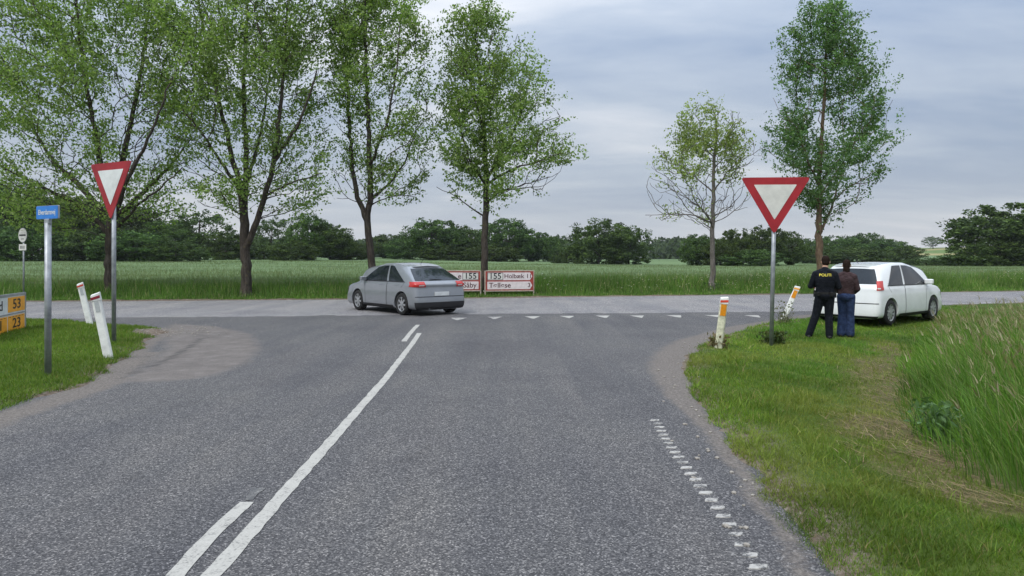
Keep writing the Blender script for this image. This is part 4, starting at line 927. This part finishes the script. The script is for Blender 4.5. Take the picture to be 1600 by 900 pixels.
# pebbles on the bare corner
bm = bmesh.new(); rs = random.Random(5)
for q in range(330):
    if q < 260: px_, py_ = rs.gauss(tipx, .55), rs.gauss(tipy, .7)
    else:
        i = rs.randrange(1, 9); f = rs.random(); px_ = RIGHT[i][0] * f + RIGHT[i + 1][0] * (1 - f) + rs.gauss(-.1, .14); py_ = RIGHT[i][1] * f + RIGHT[i + 1][1] * (1 - f)
    s_ = rs.uniform(.006, .022); mt = Matrix.Translation((px_, py_, max(0.004, gz1(px_, py_)) + s_ * .3)) @ Matrix.Rotation(rs.uniform(0, 6), 4, 'Z') @ Matrix.Diagonal((s_ * rs.uniform(.8, 1.5), s_, s_ * .6, 1))
    bmesh.ops.create_icosphere(bm, subdivisions=1, radius=1, matrix=mt)
me = bpy.data.meshes.new('pebbles'); bm.to_mesh(me); bm.free()
tag(link('pebbles', me, simple('pebble stone', (0.26, 0.24, 0.21), .9, 0, .3, 20)), 'loose pebbles along the broken edges of the side road', 'pebbles', kind='stuff')
#@@NEXT
# ------------------------------------------------------------------ cars
def crom(P, u):
    """Catmull-Rom along axis 0 at parameter u (0..n-1)"""
    n = len(P); i = min(int(u), n - 2); f = u - i
    p0, p1, p2, p3 = P[max(i - 1, 0)], P[i], P[i + 1], P[min(i + 2, n - 1)]
    m1 = (p2 - p0) * .42; m2 = (p3 - p1) * .42
    return (2 * f**3 - 3 * f**2 + 1) * p1 + (f**3 - 2 * f**2 + f) * m1 + (-2 * f**3 + 3 * f**2) * p2 + (f**3 - f**2) * m2
def car(name, loc, rz, label, cat, c, paint, group='cars at the junction'):
    """x forward, y left. Rings of 9 points from floor centre round the right flank to roof centre."""
    Lr, Lf, W, H = c['rear'], c['front'], c['w'] / 2, c['h']; gc = .17; belt = c['belt']; wr = c['wr']; xa, xf = c['axles']
    def ring(xb, xm, xs, xr, sc, zroof, wroof, zbelt=belt, zbot=gc, wtop=1.0):
        y = [0, .80, .97, 1.0, .985, .95 * wtop, wroof, wroof * .78, 0]
        z = [zbot, zbot, zbot + .07, zbot + .27, zbelt - .16, zbelt, zroof - .065, zroof - .016, zroof]
        xx = [xb, xb, xm, xm, (xm + xs) / 2, xs, xr, xr, xr]
        return np.array([(a, -b_ * W * sc, d_) for a, b_, d_ in zip(xx, y, z)])
    roofL = c['roofl']; hood = c['hood']
    rings = [ring(-Lr + .06, -Lr, -Lr + .10, roofL, 0.0, H - .085, .66), ring(-Lr + .06, -Lr + .005, -Lr + .105, roofL + .005, .50, H - .088, .67), ring(-Lr + .07, -Lr + .03, -Lr + .12, roofL + .02, .84, H - .10, .68),
             ring(-Lr + .12, -Lr + .12, -Lr + .19, roofL + .10, .965, H - .085, .69), ring(-Lr + .34, -Lr + .34, -Lr + .40, roofL + .34, .99, H - .045, .715), ring(xa, xa, xa, roofL + .72, 1.0, H - .012, .735),
             ring(xa + .62, xa + .62, xa + .62, xa + .80, 1.0, H, .745), ring(.1, .1, .1, -.05, 1.0, H - .004, .745), ring(.62, .62, .70, c['roof_f'], 1.0, H - .045, .735),
             ring(.98, .98, 1.06, c['cowl'] - .16, 1.0, (H + hood) / 2 + .10, .79), ring(xf, xf, xf, c['cowl'] + .16, .995, hood + .02, .84, hood - .035), ring(xf + .35, xf + .35, xf + .33, xf + .28, .985, hood - .035, .80, hood - .085),
             ring(Lf - .24, Lf - .17, Lf - .24, Lf - .28, .94, hood - .11, .76, hood - .17), ring(Lf - .12, Lf - .05, Lf - .12, Lf - .17, .82, hood - .16, .74, hood - .22), ring(Lf - .08, Lf - .005, Lf - .07, Lf - .12, .5, hood - .18, .72, hood - .24), ring(Lf - .08, Lf, Lf - .06, Lf - .11, 0.0, hood - .18, .7, hood - .24)]
    RG = np.array(rings); nu, nv = RG.shape[:2]
    def S_(u, v): return crom(crom(RG, u), v)
    def nrm(u, v):
        e_ = .02; a = S_(min(u + e_, nu - 1), v) - S_(max(u - e_, 0), v); b_ = S_(u, min(v + e_, nv - 1)) - S_(u, max(v - e_, 0)); n = np.cross(b_, a); return -n / (np.linalg.norm(n) + 1e-9)
    Un = np.linspace(0, nu - 1, 91); Vn = np.linspace(0, nv - 1, 41)
    pts = np.array([[S_(u, v) for v in Vn] for u in Un]); pts[:, 0, 1] = 0; pts[:, -1, 1] = 0; pts[0, :, 1] = 0; pts[-1, :, 1] = 0
    half = pts.reshape(-1, 3); mir = half * np.array((1, -1, 1)); n0 = len(half); idx = np.arange(n0).reshape(len(Un), len(Vn))
    Q = np.stack([idx[:-1, :-1], idx[1:, :-1], idx[1:, 1:], idx[:-1, 1:]], -1).reshape(-1, 4)
    me = npmesh('body', np.concatenate([half, mir]), np.concatenate([Q, Q[:, ::-1] + n0]))
    bm = bmesh.new(); bm.from_mesh(me); bmesh.ops.remove_doubles(bm, verts=bm.verts, dist=.0008); bmesh.ops.dissolve_degenerate(bm, edges=bm.edges, dist=.0005); bmesh.ops.recalc_face_normals(bm, faces=bm.faces); bm.to_mesh(me); bm.free()
    root = empty(name, loc, rz, label, cat, group)
    body = link('body', me, paint, root)
    # wheel wells
    for xx in (xa, xf):
        for sgn in (-1, 1):
            cb = bpy.data.objects.new('cut', cyl_me('cut', wr + .055, wr + .055, .34, 36)); COL.objects.link(cb)
            cb.location = Vector((xx, sgn * (W - .12) + sgn * .17, wr)); cb.rotation_euler = (PI / 2 * sgn, 0, 0)
            cb.matrix_world = Matrix.Translation((xx, sgn * (W - .23), wr)) @ Matrix.Rotation(-sgn * PI / 2, 4, 'X')
            md = body.modifiers.new('b', 'BOOLEAN'); md.operation = 'DIFFERENCE'; md.object = cb; md.solver = 'EXACT'
            par_inv = root.matrix_world
            cb['tmp'] = 1
    bpy.context.view_layer.update()
    sv = root.matrix_basis.copy(); root.matrix_basis = Matrix.Identity(4); bpy.context.view_layer.update()
    dg = bpy.context.evaluated_depsgraph_get(); nm_ = bpy.data.meshes.new_from_object(body.evaluated_get(dg)); body.modifiers.clear(); body.data = nm_; root.matrix_basis = sv
    for o in [o for o in bpy.data.objects if o.get('tmp')]: bpy.data.objects.remove(o)
    nm_.materials.clear(); nm_.materials.append(paint)
    nm_.shade_smooth()
    bpy.context.view_layer.objects.active = body
    try: nm_.set_sharp_from_angle(angle=R(38))
    except Exception: pass
    # patches that follow the skin: corners (u,v) bottom-left, bottom-right, top-right, top-left
    def patch(nm, cor, off, mat, side=1, nu_=12, nv_=6, parent=root, th=0.0):
        V = []
        for i in range(nv_ + 1):
            g = i / nv_
            for j in range(nu_ + 1):
                f = j / nu_; uv = (np.array(cor[0]) * (1 - f) + np.array(cor[1]) * f) * (1 - g) + (np.array(cor[3]) * (1 - f) + np.array(cor[2]) * f) * g
                p = S_(*uv) + nrm(*uv) * off; V.append((p[0], p[1] * side, p[2]))
        k = nu_ + 1; Fq = [(i * k + j, i * k + j + 1, (i + 1) * k + j + 1, (i + 1) * k + j) for i in range(nv_) for j in range(nu_)]
        if side < 0: Fq = [f[::-1] for f in Fq]
        o = link(nm, pymesh(nm, V, Fq), mat, parent, smooth=True); return o
    def wide(nm, u1, v0, v1, off, mat, u0=0.0, **k):
        """a patch that runs across the centre line at one end of the car"""
        V = []; k_ = 18; m_ = 8
        for i in range(m_ + 1):
            v = v0 + (v1 - v0) * i / m_; uu = u1 if not isinstance(u1, tuple) else u1[0] + (u1[1] - u1[0]) * i / m_
            for j in range(k_ + 1):
                f = (j / k_ * 2 - 1); u = u0 + (uu - u0) * abs(f); p = S_(u, v) + nrm(max(u, .3) if u0 == 0 else min(u, nu - 1.3), v) * off
                V.append((p[0], p[1] * (1 if f < 0 else -1), p[2]))
        q = k_ + 1; return link(nm, pymesh(nm, V, [(i * q + j, i * q + j + 1, (i + 1) * q + j + 1, (i + 1) * q + j) for i in range(m_) for j in range(k_)]), mat, root, smooth=True)
    G_, K_ = MAT['carglass'], MAT['trim']
    vb, vt = 5.06, 5.93
    for sd_ in (1, -1):
        patch('window', [(4.72, vb), (6.18, vb), (6.28, vt), (5.0, vt)], .006, G_, sd_); patch('window', [(6.32, vb), (8.55, vb), (8.12, vt), (6.42, vt)], .006, G_, sd_)
        patch('window_strip', [(4.6, 4.97), (8.7, 4.97), (8.62, 5.05), (4.66, 5.05)], .007, K_, sd_, 24, 1)
        for uu in (6.25, 8.35): patch('door_seam', [(uu, 1.9), (uu + .028, 1.9), (uu + .028, 4.9), (uu, 4.9)], .003, K_, sd_, 1, 16)
        patch('door_seam', [(5.02, 4.0), (5.05, 4.0), (4.87, 4.9), (4.84, 4.9)], .003, K_, sd_, 1, 6)
        for uu in (5.35, 6.5): patch('door_handle', [(uu, 4.52), (uu + .30, 4.52), (uu + .30, 4.66), (uu, 4.66)], .022, paint, sd_, 6, 2)
        patch('sill', [(5.75, 1.5), (9.35, 1.5), (9.35, 2.2), (5.75, 2.2)], .004, K_, sd_, 18, 2)
        tl_ = c['tail']
        lamp = patch('tail_light', [(tl_[0], tl_[2]), (tl_[1], tl_[2] + .05), (tl_[1] - .1, tl_[3]), (tl_[0] + .1, tl_[3])], .012, MAT['taillight'], sd_, 10, 8)
        patch('reversing_lens', [(tl_[0] + .15, tl_[2] + .22), (tl_[0] + .75, tl_[2] + .22), (tl_[0] + .75, tl_[2] + .42), (tl_[0] + .15, tl_[2] + .42)], .016, MAT['lens'], sd_, 5, 3, lamp)
        patch('headlight', [(12.35, 4.0), (13.35, 4.05), (13.1, 4.75), (11.9, 4.9)], .01, MAT['lens'], sd_, 8, 5)
        mm = box_me('mirror', .12, .20, .13, .03, 3); link('mirror', mm, paint, root, (.78, -sd_ * (W + .06), belt + .07))
    wide('rear_window', (2.62, 2.42), 5.14, 5.95, .006, G_); wide('windscreen', 7.6, 6.08, 6.08, .006, G_) if False else None
    # windscreen: across the roof rings
    V = []; k_ = 16
    for i in range(9):
        u = 8.22 + (10.0 - 8.22) * i / 8
        for j in range(k_ + 1):
            f = j / k_ * 2 - 1; v = 8 - abs(f) * 1.86; p = S_(u, v) + nrm(u, min(v, 7.8)) * .006; V.append((p[0], p[1] * (1 if f < 0 else -1), p[2]))
    link('windscreen', pymesh('windscreen', V, [(i * 17 + j, (i + 1) * 17 + j, (i + 1) * 17 + j + 1, i * 17 + j + 1) for i in range(8) for j in range(16)]), G_, root, smooth=True)
    wide('lower_bumper', 2.9, 1.35, c['lower'], .006, K_)
    bpz = S_(0, 3.55); pl = link('number_plate', box_me('number_plate', .012, .50, .11, .004), MAT['white'], root, (S_(0, c['plate'])[0] - .012, 0, S_(0, c['plate'])[2]), (0, 0, 0))
    wide('hatch_seam', 2.75, 3.28, 3.33, .004, K_)
    link('exhaust', cyl_me('exhaust', .03, .03, .16, 14), MAT['steel'], root, (-Lr + .02, .42, .21), (0, PI / 2, 0))
    link('wiper', box_me('wiper', .02, .42, .018, .004), K_, root, (S_(.6, 5.2)[0] - .02, .10, S_(.6, 5.22)[2]), (R(4), 0, 0))
    link('aerial', cyl_me('aerial', .006, .003, .24, 8), K_, root, (roofL + .35, 0, H - .04), (0, R(-45), 0))
    und = link('underbody', box_me('underbody', Lr + Lf - .5, 2 * W - .5, .12, .03), K_, root, ((Lf - Lr) / 2, 0, gc + .03))
    # wheels
    for xx in (xa, xf):
        for sgn in (-1, 1):
            wroot = empty('wheel', (xx, sgn * (W - .115), wr)); wroot.parent = root
            prof = [(wr * .66, -.10), (wr * .93, -.105), (wr, -.075), (wr, .075), (wr * .93, .105), (wr * .66, .10)]
            V = []; n = 36
            for q in range(n):
                an = q / n * 2 * PI
                for a, b_ in prof: V.append((a * math.cos(an), b_, a * math.sin(an)))
            k6 = len(prof); Fq = [(q * k6 + i, ((q + 1) % n) * k6 + i, ((q + 1) % n) * k6 + i + 1, q * k6 + i + 1) for q in range(n) for i in range(k6 - 1)]
            link('tyre', pymesh('tyre', V, Fq), MAT['tyre'], wroot, smooth=True)
            # rim: dish and five paired spokes
            bm = bmesh.new()
            mt = Matrix.Translation((0, sgn * .03, 0)) @ Matrix.Rotation(PI / 2, 4, 'X'); bmesh.ops.create_cone(bm, cap_ends=True, segments=32, radius1=wr * .60, radius2=wr * .60, depth=.02, matrix=mt)
            dsk = bpy.data.meshes.new('brake_disc'); bm.to_mesh(dsk); bm.free(); link('brake_disc', dsk, K_, wroot)
            bm = bmesh.new()
            for q in range(32):
                a0, a1 = q / 32 * 2 * PI, (q + 1) / 32 * 2 * PI; vs = [bm.verts.new((rr_ * math.cos(a), sgn * yy, rr_ * math.sin(a))) for rr_, yy in ((wr * .69, .098), (wr * .61, .088)) for a in (a0, a1)]
                bm.faces.new((vs[0], vs[1], vs[3], vs[2]))
                vs2 = [bm.verts.new((wr * .61 * math.cos(a), sgn * yy, wr * .61 * math.sin(a))) for yy in (.088, .02) for a in (a0, a1)]; bm.faces.new((vs2[0], vs2[1], vs2[3], vs2[2]))
            for q in range(c['spokes']):
                mt = Matrix.Rotation(q / c['spokes'] * 2 * PI + .3, 4, 'Y') @ Matrix.Translation((wr * .33, sgn * .078, 0)) @ Matrix.Diagonal((wr * .60, .022, wr * .17, 1)); bmesh.ops.create_cube(bm, size=1, matrix=mt)
            bmesh.ops.create_cone(bm, cap_ends=True, segments=16, radius1=wr * .17, radius2=wr * .17, depth=.05, matrix=Matrix.Translation((0, sgn * .075, 0)) @ Matrix.Rotation(PI / 2, 4, 'X'))
            rm = bpy.data.meshes.new('rim'); bm.to_mesh(rm); bm.free(); link('rim', rm, MAT['alloy'], wroot)
    return root
def paint_mat(name, col, metal, rough):
    m, t, b = new_mat(name); f = nz(t, 2.5, 5, .6, objc(t))
    t.links.new(cr(t, f, [(.3, tuple(v * .9 for v in col)), (.65, col)]), b.inputs['Base Color']); b.inputs['Metallic'].default_value = metal; b.inputs['Roughness'].default_value = rough
    b.inputs['Coat Weight'].default_value = 1.0; b.inputs['Coat Roughness'].default_value = .07; return m
MAT['silver'] = paint_mat('blue grey metallic paint', (0.25, 0.265, 0.285), .45, .34); MAT['carwhite'] = paint_mat('white car paint', (0.70, 0.72, 0.72), 0, .25)
MAT['carglass'] = simple('dark car glass', (0.010, 0.014, 0.018), .05, 0, .1, 3, .38); MAT['trim'] = simple('black plastic trim', (0.018, 0.018, 0.02), .6, 0, .1, 8); MAT['tyre'] = simple('tyre rubber', (0.016, 0.016, 0.016), .85, 0, .2, 12)
MAT['alloy'] = simple('alloy rim', (0.42, 0.43, 0.44), .35, .6, .1, 8); MAT['taillight'] = simple('red tail light', (0.42, 0.02, 0.015), .12, 0, .08, 10, .6); MAT['lens'] = simple('pale lens', (0.5, 0.48, 0.46), .12, 0, .05, 10, .6)
# grey hatchback turning on to the main road: rear left wheel contact and front left wheel contact set the heading
w1 = np.array(G(631, 492.5)); w2 = np.array(G(549, 483)); hd = math.atan2(w2[1] - w1[1], w2[0] - w1[0])
HB = dict(rear=2.06, front=2.18, w=1.80, h=1.49, belt=.94, wr=.315, axles=(-1.30, 1.27), roofl=-1.30, hood=.92, roof_f=.22, cowl=1.18, tail=(1.25, 4.05, 4.15, 5.05), spokes=7, plate=3.5, lower=2.75)
hx, hy = math.cos(hd), math.sin(hd); ctr = w1 + 1.30 * np.array((hx, hy)) + .80 * np.array((hy, -hx))
car('hatchback_car', (ctr[0], ctr[1], .006), hd, 'grey hatchback turning left on to the main road', 'car', HB, MAT['silver'])
# white car parked on the verge, its right flank towards the camera
zc1 = -.12; w1 = np.array(G(1388, 515, zc1)); w2 = np.array(G(1463, 504.5, zc1)); hd = math.atan2(w2[1] - w1[1], w2[0] - w1[0])
WB = dict(rear=1.92, front=2.08, w=1.72, h=1.54, belt=.96, wr=.31, axles=(-1.25, 1.25), roofl=-1.48, hood=.97, roof_f=.28, cowl=1.16, tail=(2.35, 3.75, 4.35, 5.3), spokes=10, plate=4.3, lower=2.0)
hx, hy = math.cos(hd), math.sin(hd); ctr = w1 + 1.25 * np.array((hx, hy)) + .78 * np.array((-hy, hx))
zg = np.mean([gz1(ctr[0] + a * hx - b_ * hy, ctr[1] + a * hy + b_ * hx) for a in (-1.25, 1.25) for b_ in (-.75, .75)])
car('parked_car', (ctr[0], ctr[1], zg + .005), hd, 'white hatchback parked on the grass verge behind the two people', 'car', WB, MAT['carwhite'])

# ------------------------------------------------------------------ people
def capsule(bm, a, b_, ra, rb, flat=1.0, n=14, front=None):
    """tapered limb with round ends; flat squeezes it along y before placing"""
    a, b_ = Vector(a), Vector(b_); ax = (b_ - a); L_ = ax.length; ax.normalize(); ref = Vector((0, 1, 0)) if abs(ax.y) < .9 else Vector((1, 0, 0))
    v = (ref - ax * ref.dot(ax)).normalized(); u = v.cross(ax); rings = []
    prof = [(-math.sin(q) * ra, math.cos(q) * ra) for q in (1.45, 1.0, .5)] + [(L_ * f, ra + (rb - ra) * f) for f in (0, .33, .66, 1)] + [(L_ + math.sin(q) * rb, math.cos(q) * rb) for q in (.5, 1.0, 1.45)]
    for h, r_ in prof: rings.append([bm.verts.new(a + ax * h + (u * math.cos(k / n * 2 * PI) + v * flat * math.sin(k / n * 2 * PI)) * r_) for k in range(n)])
    for p, q in zip(rings[:-1], rings[1:]):
        for k in range(n): bm.faces.new((p[k], p[(k + 1) % n], q[(k + 1) % n], q[k]))
    bm.faces.new(rings[0][::-1]); bm.faces.new(rings[-1])
def blob(bm, c, r, rot=0.0):
    bmesh.ops.create_uvsphere(bm, u_segments=18, v_segments=12, radius=1, matrix=Matrix.Translation(c) @ Matrix.Rotation(rot, 4, 'X') @ Matrix.Diagonal((*r, 1)))
def fuse(name, build, vox, mat, parent, smooth=3):
    bm = bmesh.new(); build(bm); bmesh.ops.recalc_face_normals(bm, faces=bm.faces); me = bpy.data.meshes.new(name); bm.to_mesh(me); bm.free()
    o = bpy.data.objects.new(name, me); COL.objects.link(o); md = o.modifiers.new('r', 'REMESH'); md.mode = 'VOXEL'; md.voxel_size = vox; sm = o.modifiers.new('s', 'SMOOTH'); sm.iterations = smooth; sm.factor = .5
    dg = bpy.context.evaluated_depsgraph_get(); m2 = bpy.data.meshes.new_from_object(o.evaluated_get(dg)); bpy.data.objects.remove(o); m2.materials.clear()
    return link(name, m2, mat, parent, smooth=True)
MAT['skin'] = simple('skin', (0.42, 0.25, 0.17), .55, 0, .08, 12); MAT['hair'] = simple('dark hair', (0.018, 0.011, 0.008), .85, 0, .3, 40, .08); MAT['uniform'] = simple('black uniform cloth', (0.010, 0.012, 0.017), .85, 0, .25, 14, .12)
MAT['brownjacket'] = simple('dark maroon brown jacket cloth', (0.050, 0.032, 0.034), .85, 0, .25, 12, .12); MAT['denim'] = simple('blue denim', (0.028, 0.045, 0.10), .85, 0, .3, 16, .12); MAT['shoe'] = simple('black shoe leather', (0.012, 0.011, 0.011), .5, 0, .2, 14)
MAT['yellowprint'] = simple('yellow print', (0.62, 0.52, 0.05), .5, 0, .08, 8)
def hand(bm, w, d, up, side, curl=.6, s=1.0):
    """palm and five fingers; w wrist, d pointing direction, up back-of-hand normal, side thumb side"""
    w, d, up, sd = Vector(w), Vector(d).normalized(), Vector(up).normalized(), Vector(side).normalized()
    capsule(bm, w, w + d * .075 * s, .026 * s, .034 * s, .6)
    for k, (o, l) in enumerate(((-.030, .062), (-.010, .075), (.011, .08), (.031, .072))):
        a = w + d * .085 * s + sd * o * s; m_ = a + (d * math.cos(curl * .5) - up * math.sin(curl * .5)) * l * .5 * s; e_ = m_ + (d * math.cos(curl * 1.4) - up * math.sin(curl * 1.4)) * l * .5 * s
        capsule(bm, a, m_, .0095 * s, .009 * s, 1, 8); capsule(bm, m_, e_, .009 * s, .0075 * s, 1, 8)
    a = w + d * .03 * s + sd * .034 * s; m_ = a + (d * .55 + sd * .6 - up * .25) * .042 * s; e_ = m_ + (d * .9 - up * .35) * .032 * s
    capsule(bm, a, m_, .0125 * s, .0105 * s, 1, 8); capsule(bm, m_, e_, .0105 * s, .0085 * s, 1, 8)
for k_ in ('uniform', 'brownjacket', 'denim'):
    t = MAT[k_].node_tree; mp_ = t.nodes.new('ShaderNodeMapping'); mp_.inputs['Scale'].default_value = (1, 1, 2.2); t.links.new(objc(t), mp_.inputs[0])
    bump(t, t.nodes['Principled BSDF'], nz(t, 9, 3, .55, mp_.outputs[0], 1.5), .9, .03)
def person(loc, rz, label, J, cloth, legs, H, hair_long, stock=1.0, group='people standing behind the white car'):
    """J: joints in a frame facing -y away... x to the figure's right as seen from behind, +y ahead, z up (metres for a 1.75 m person)"""
    r = empty('person', loc, rz, label, 'person', group); k = H / 1.75; r.scale = (k, k, k)
    hc = Vector(J['head']); nk = Vector(J['neck']); hp = Vector(J['hips']); ch = Vector(J['chest'])
    def body(bm):
        blob(bm, hc, (.077, .098, .118), J.get('nod', 0)); blob(bm, hc + Vector((0, .045, -.055)), (.056, .055, .062)); capsule(bm, nk, hc + Vector((0, -.015, -.06)), .060, .056)
        blob(bm, hc + Vector((0, .104, -.02)), (.014, .02, .028)); blob(bm, hc + Vector((0, .092, -.065)), (.03, .014, .012))
        for s_ in (-1, 1): blob(bm, hc + Vector((s_ * .078, -.005, -.012)), (.014, .026, .034)); blob(bm, hc + Vector((s_ * .03, .088, .008)), (.014, .012, .010))
        capsule(bm, hp, ch, .14, .15, .68); blob(bm, ch + Vector((0, 0, .08)), (.18, .11, .12)); capsule(bm, ch + Vector((0, 0, .15)), nk, .08, .06)
        for s_, n_ in ((-1, 'L'), (1, 'R')):
            sh, el, wr_ = (Vector(J[q + n_]) for q in ('sh', 'el', 'wr')); capsule(bm, sh, el, .050, .040); capsule(bm, el, wr_, .042, .028)
            kn, an = Vector(J['kn' + n_]), Vector(J['an' + n_]); hj = hp + Vector((s_ * .085, 0, -.05)); capsule(bm, hj, kn, .082, .055); capsule(bm, kn, an, .056, .038); capsule(bm, an + Vector((0, -.02, -.04)), an + Vector((0, .13, -.05)), .032, .028)
            d_ = Vector(J.get('hd' + n_, (wr_ - el))); hand(bm, wr_, d_, Vector(J.get('hu' + n_, (0, 0, 1))), Vector((-s_, 0, 0)), J.get('curl', .7))
    fuse('body', body, .0085, MAT['skin'], r, 2)
    def jacket(bm):
        capsule(bm, hp + Vector((0, 0, -.02)), hp + Vector((0, 0, .16)), .172 * stock, .165 * stock, .72); capsule(bm, hp + Vector((0, 0, .12)), ch, .165 * stock, .185 * stock, .70); blob(bm, ch + Vector((0, -.005, .05)), (.185 * stock, .135, .15)); capsule(bm, nk + Vector((-.05, -.01, -.05)), Vector(J['shL']), .07, .066); capsule(bm, nk + Vector((.05, -.01, -.05)), Vector(J['shR']), .07, .066); capsule(bm, ch + Vector((0, -.01, .14)), nk + Vector((0, -.012, -.015)), .105, .074)
        for n_ in 'LR':
            sh, el, wr_ = (Vector(J[q + n_]) for q in ('sh', 'el', 'wr')); capsule(bm, sh, el, .068 * stock, .058); capsule(bm, el, wr_ + (el - wr_).normalized() * .02, .062, .046)
            capsule(bm, ch + Vector((0, 0, .06)), sh, .09, .068)
    jk = fuse('jacket', jacket, .014, cloth, r, 3)
    def trousers(bm):
        blob(bm, hp + Vector((0, -.02, -.04)), (.175, .135, .12))
        for s_, n_ in ((-1, 'L'), (1, 'R')):
            kn, an = Vector(J['kn' + n_]), Vector(J['an' + n_]); hj = hp + Vector((s_ * .085, 0, -.04)); capsule(bm, hj, kn, .108, .082); capsule(bm, kn, an + Vector((0, 0, -.005)), .082, J.get('hem', .074))
    fuse('trousers', trousers, .014, legs, r, 2)
    for s_, n_ in ((-1, 'L'), (1, 'R')):
        an = Vector(J['an' + n_])
        def shoe(bm): capsule(bm, an + Vector((0, -.045, -.045)), an + Vector((s_ * .02, .17, -.052)), .047, .042, 1); capsule(bm, an + Vector((0, 0, .04)), an + Vector((0, -.01, -.03)), .050, .05)
        fuse('shoe', shoe, .011, MAT['shoe'], r, 2)
    def hair(bm):
        blob(bm, hc + Vector((0, -.014, .026)), (.084, .098, .105), J.get('nod', 0)); blob(bm, hc + Vector((0, -.05, -.02)), (.074, .062, .07))
        if hair_long: blob(bm, hc + Vector((0, -.06, -.10)), (.075, .05, .11)); capsule(bm, hc + Vector((0, -.07, -.08)), hc + Vector((0, -.085, -.24)), .062, .03, .7)
    hr = fuse('hair', hair, .010, MAT['hair'], r, 1)
    return r, jk
zoff = 0
bx, by = G(1289, 534, -.11); zg = gz1(bx, by); HO = (534 - 403) / F * by
OFF = dict(head=(.015, .055, 1.615), neck=(.0, .0, 1.46), chest=(0, -.01, 1.20), hips=(0, 0, .95), shL=(-.178, -.01, 1.355), shR=(.178, -.01, 1.355), elL=(-.275, .03, 1.10), elR=(.265, .04, 1.09), wrL=(-.12, .26, 1.13), wrR=(.10, .27, 1.10),
           hdL=(.55, .8, .1), hdR=(-.6, .75, .1), knL=(-.17, .03, .50), knR=(.075, .04, .50), anL=(-.31, -.02, .085), anR=(.085, .02, .085), nod=R(-22))
ofc, jk = person((bx, by, zg - .005), R(-22), 'police officer in black uniform seen from behind, yellow lettering across the back', OFF, MAT['uniform'], MAT['uniform'], HO, False, 1.08)
# lettering laid over the back of the jacket
lt = text_me('POLITI', .078, 1.02)
dg = bpy.context.evaluated_depsgraph_get(); 
from mathutils.bvhtree import BVHTree
bv = BVHTree.FromPolygons([v.co.copy() for v in jk.data.vertices], [tuple(p.vertices) for p in jk.data.polygons])
for v in lt.vertices:
    h_ = bv.ray_cast(Vector((v.co.x, -1, v.co.z + 1.335)), Vector((0, 1, 0)))
    v.co = (v.co.x, (h_[0].y if h_[0] else -.14) - .012 + v.co.y, v.co.z + 1.335)
lo = link('lettering', lt, MAT['yellowprint'], jk)
def belt(bm):
    n = 28
    for q in range(n):
        a0, a1 = q / n * 2 * PI, (q + 1) / n * 2 * PI; V = [bm.verts.new((rr_ * 1.0 * math.cos(a), rr_ * .74 * math.sin(a), z_)) for rr_ in (.195, .20) for z_ in (.935, .985) for a in (a0, a1)]
        bm.faces.new((V[4], V[5], V[7], V[6]))
bm = bmesh.new(); belt(bm); me = bpy.data.meshes.new('belt'); bm.to_mesh(me); bm.free(); bl = link('belt', me, MAT['shoe'], ofc)
for a, s_ in ((2.6, (.05, .06, .14)), (.5, (.05, .06, .16)), (-1.0, (.07, .04, .09)), (-2.2, (.06, .04, .08))):
    link('pouch', box_me('pouch', *s_, .01), MAT['shoe'], bl, (.215 * math.cos(a), .165 * math.sin(a), .94), (0, 0, a + PI / 2))
link('notepad', box_me('notepad', .10, .15, .012, .003), MAT['white'], ofc, (-.005, .37, 1.135), (R(30), 0, 0))
bx, by = G(1322, 531, -.11); zg = gz1(bx, by)
CIV = dict(head=(.01, .03, 1.605), neck=(0, 0, 1.45), chest=(0, -.01, 1.20), hips=(0, 0, .94), shL=(-.162, -.01, 1.35), shR=(.162, -.01, 1.35), elL=(-.235, .0, 1.09), elR=(.23, .02, 1.08), wrL=(-.16, .20, .98), wrR=(.14, .21, .98),
           hdL=(.4, .8, -.3), hdR=(-.4, .8, -.3), knL=(-.085, .02, .50), knR=(.085, .02, .50), anL=(-.10, -.02, .085), anR=(.085, -.01, .085), nod=R(-8), hem=.092)
person((bx, by, zg - .005), R(-32), 'person in a dark brown jacket and blue jeans standing beside the officer', CIV, MAT['brownjacket'], MAT['denim'], HO * .955, True, 1.0)

# ------------------------------------------------------------------ air
hz_ = bpy.data.meshes.new('haze'); bm = bmesh.new(); bmesh.ops.create_cube(bm, size=1.0); bm.to_mesh(hz_); bm.free()
ho = link('haze', hz_); ho.scale = (2700, 2700, 46); ho.location = (0, 0, 12)
m = bpy.data.materials.new('haze'); m.use_nodes = True; t = m.node_tree; t.nodes.remove(t.nodes['Principled BSDF'])
pv = t.nodes.new('ShaderNodeVolumePrincipled'); pv.inputs['Color'].default_value = (0.82, 0.88, 0.95, 1); pv.inputs['Density'].default_value = 0.00016; pv.inputs['Anisotropy'].default_value = 0.2
t.links.new(pv.outputs[0], t.nodes['Material Output'].inputs['Volume']); hz_.materials.append(m)
tag(ho, 'thin bluish air over the far woods and fields', 'haze', kind='stuff')
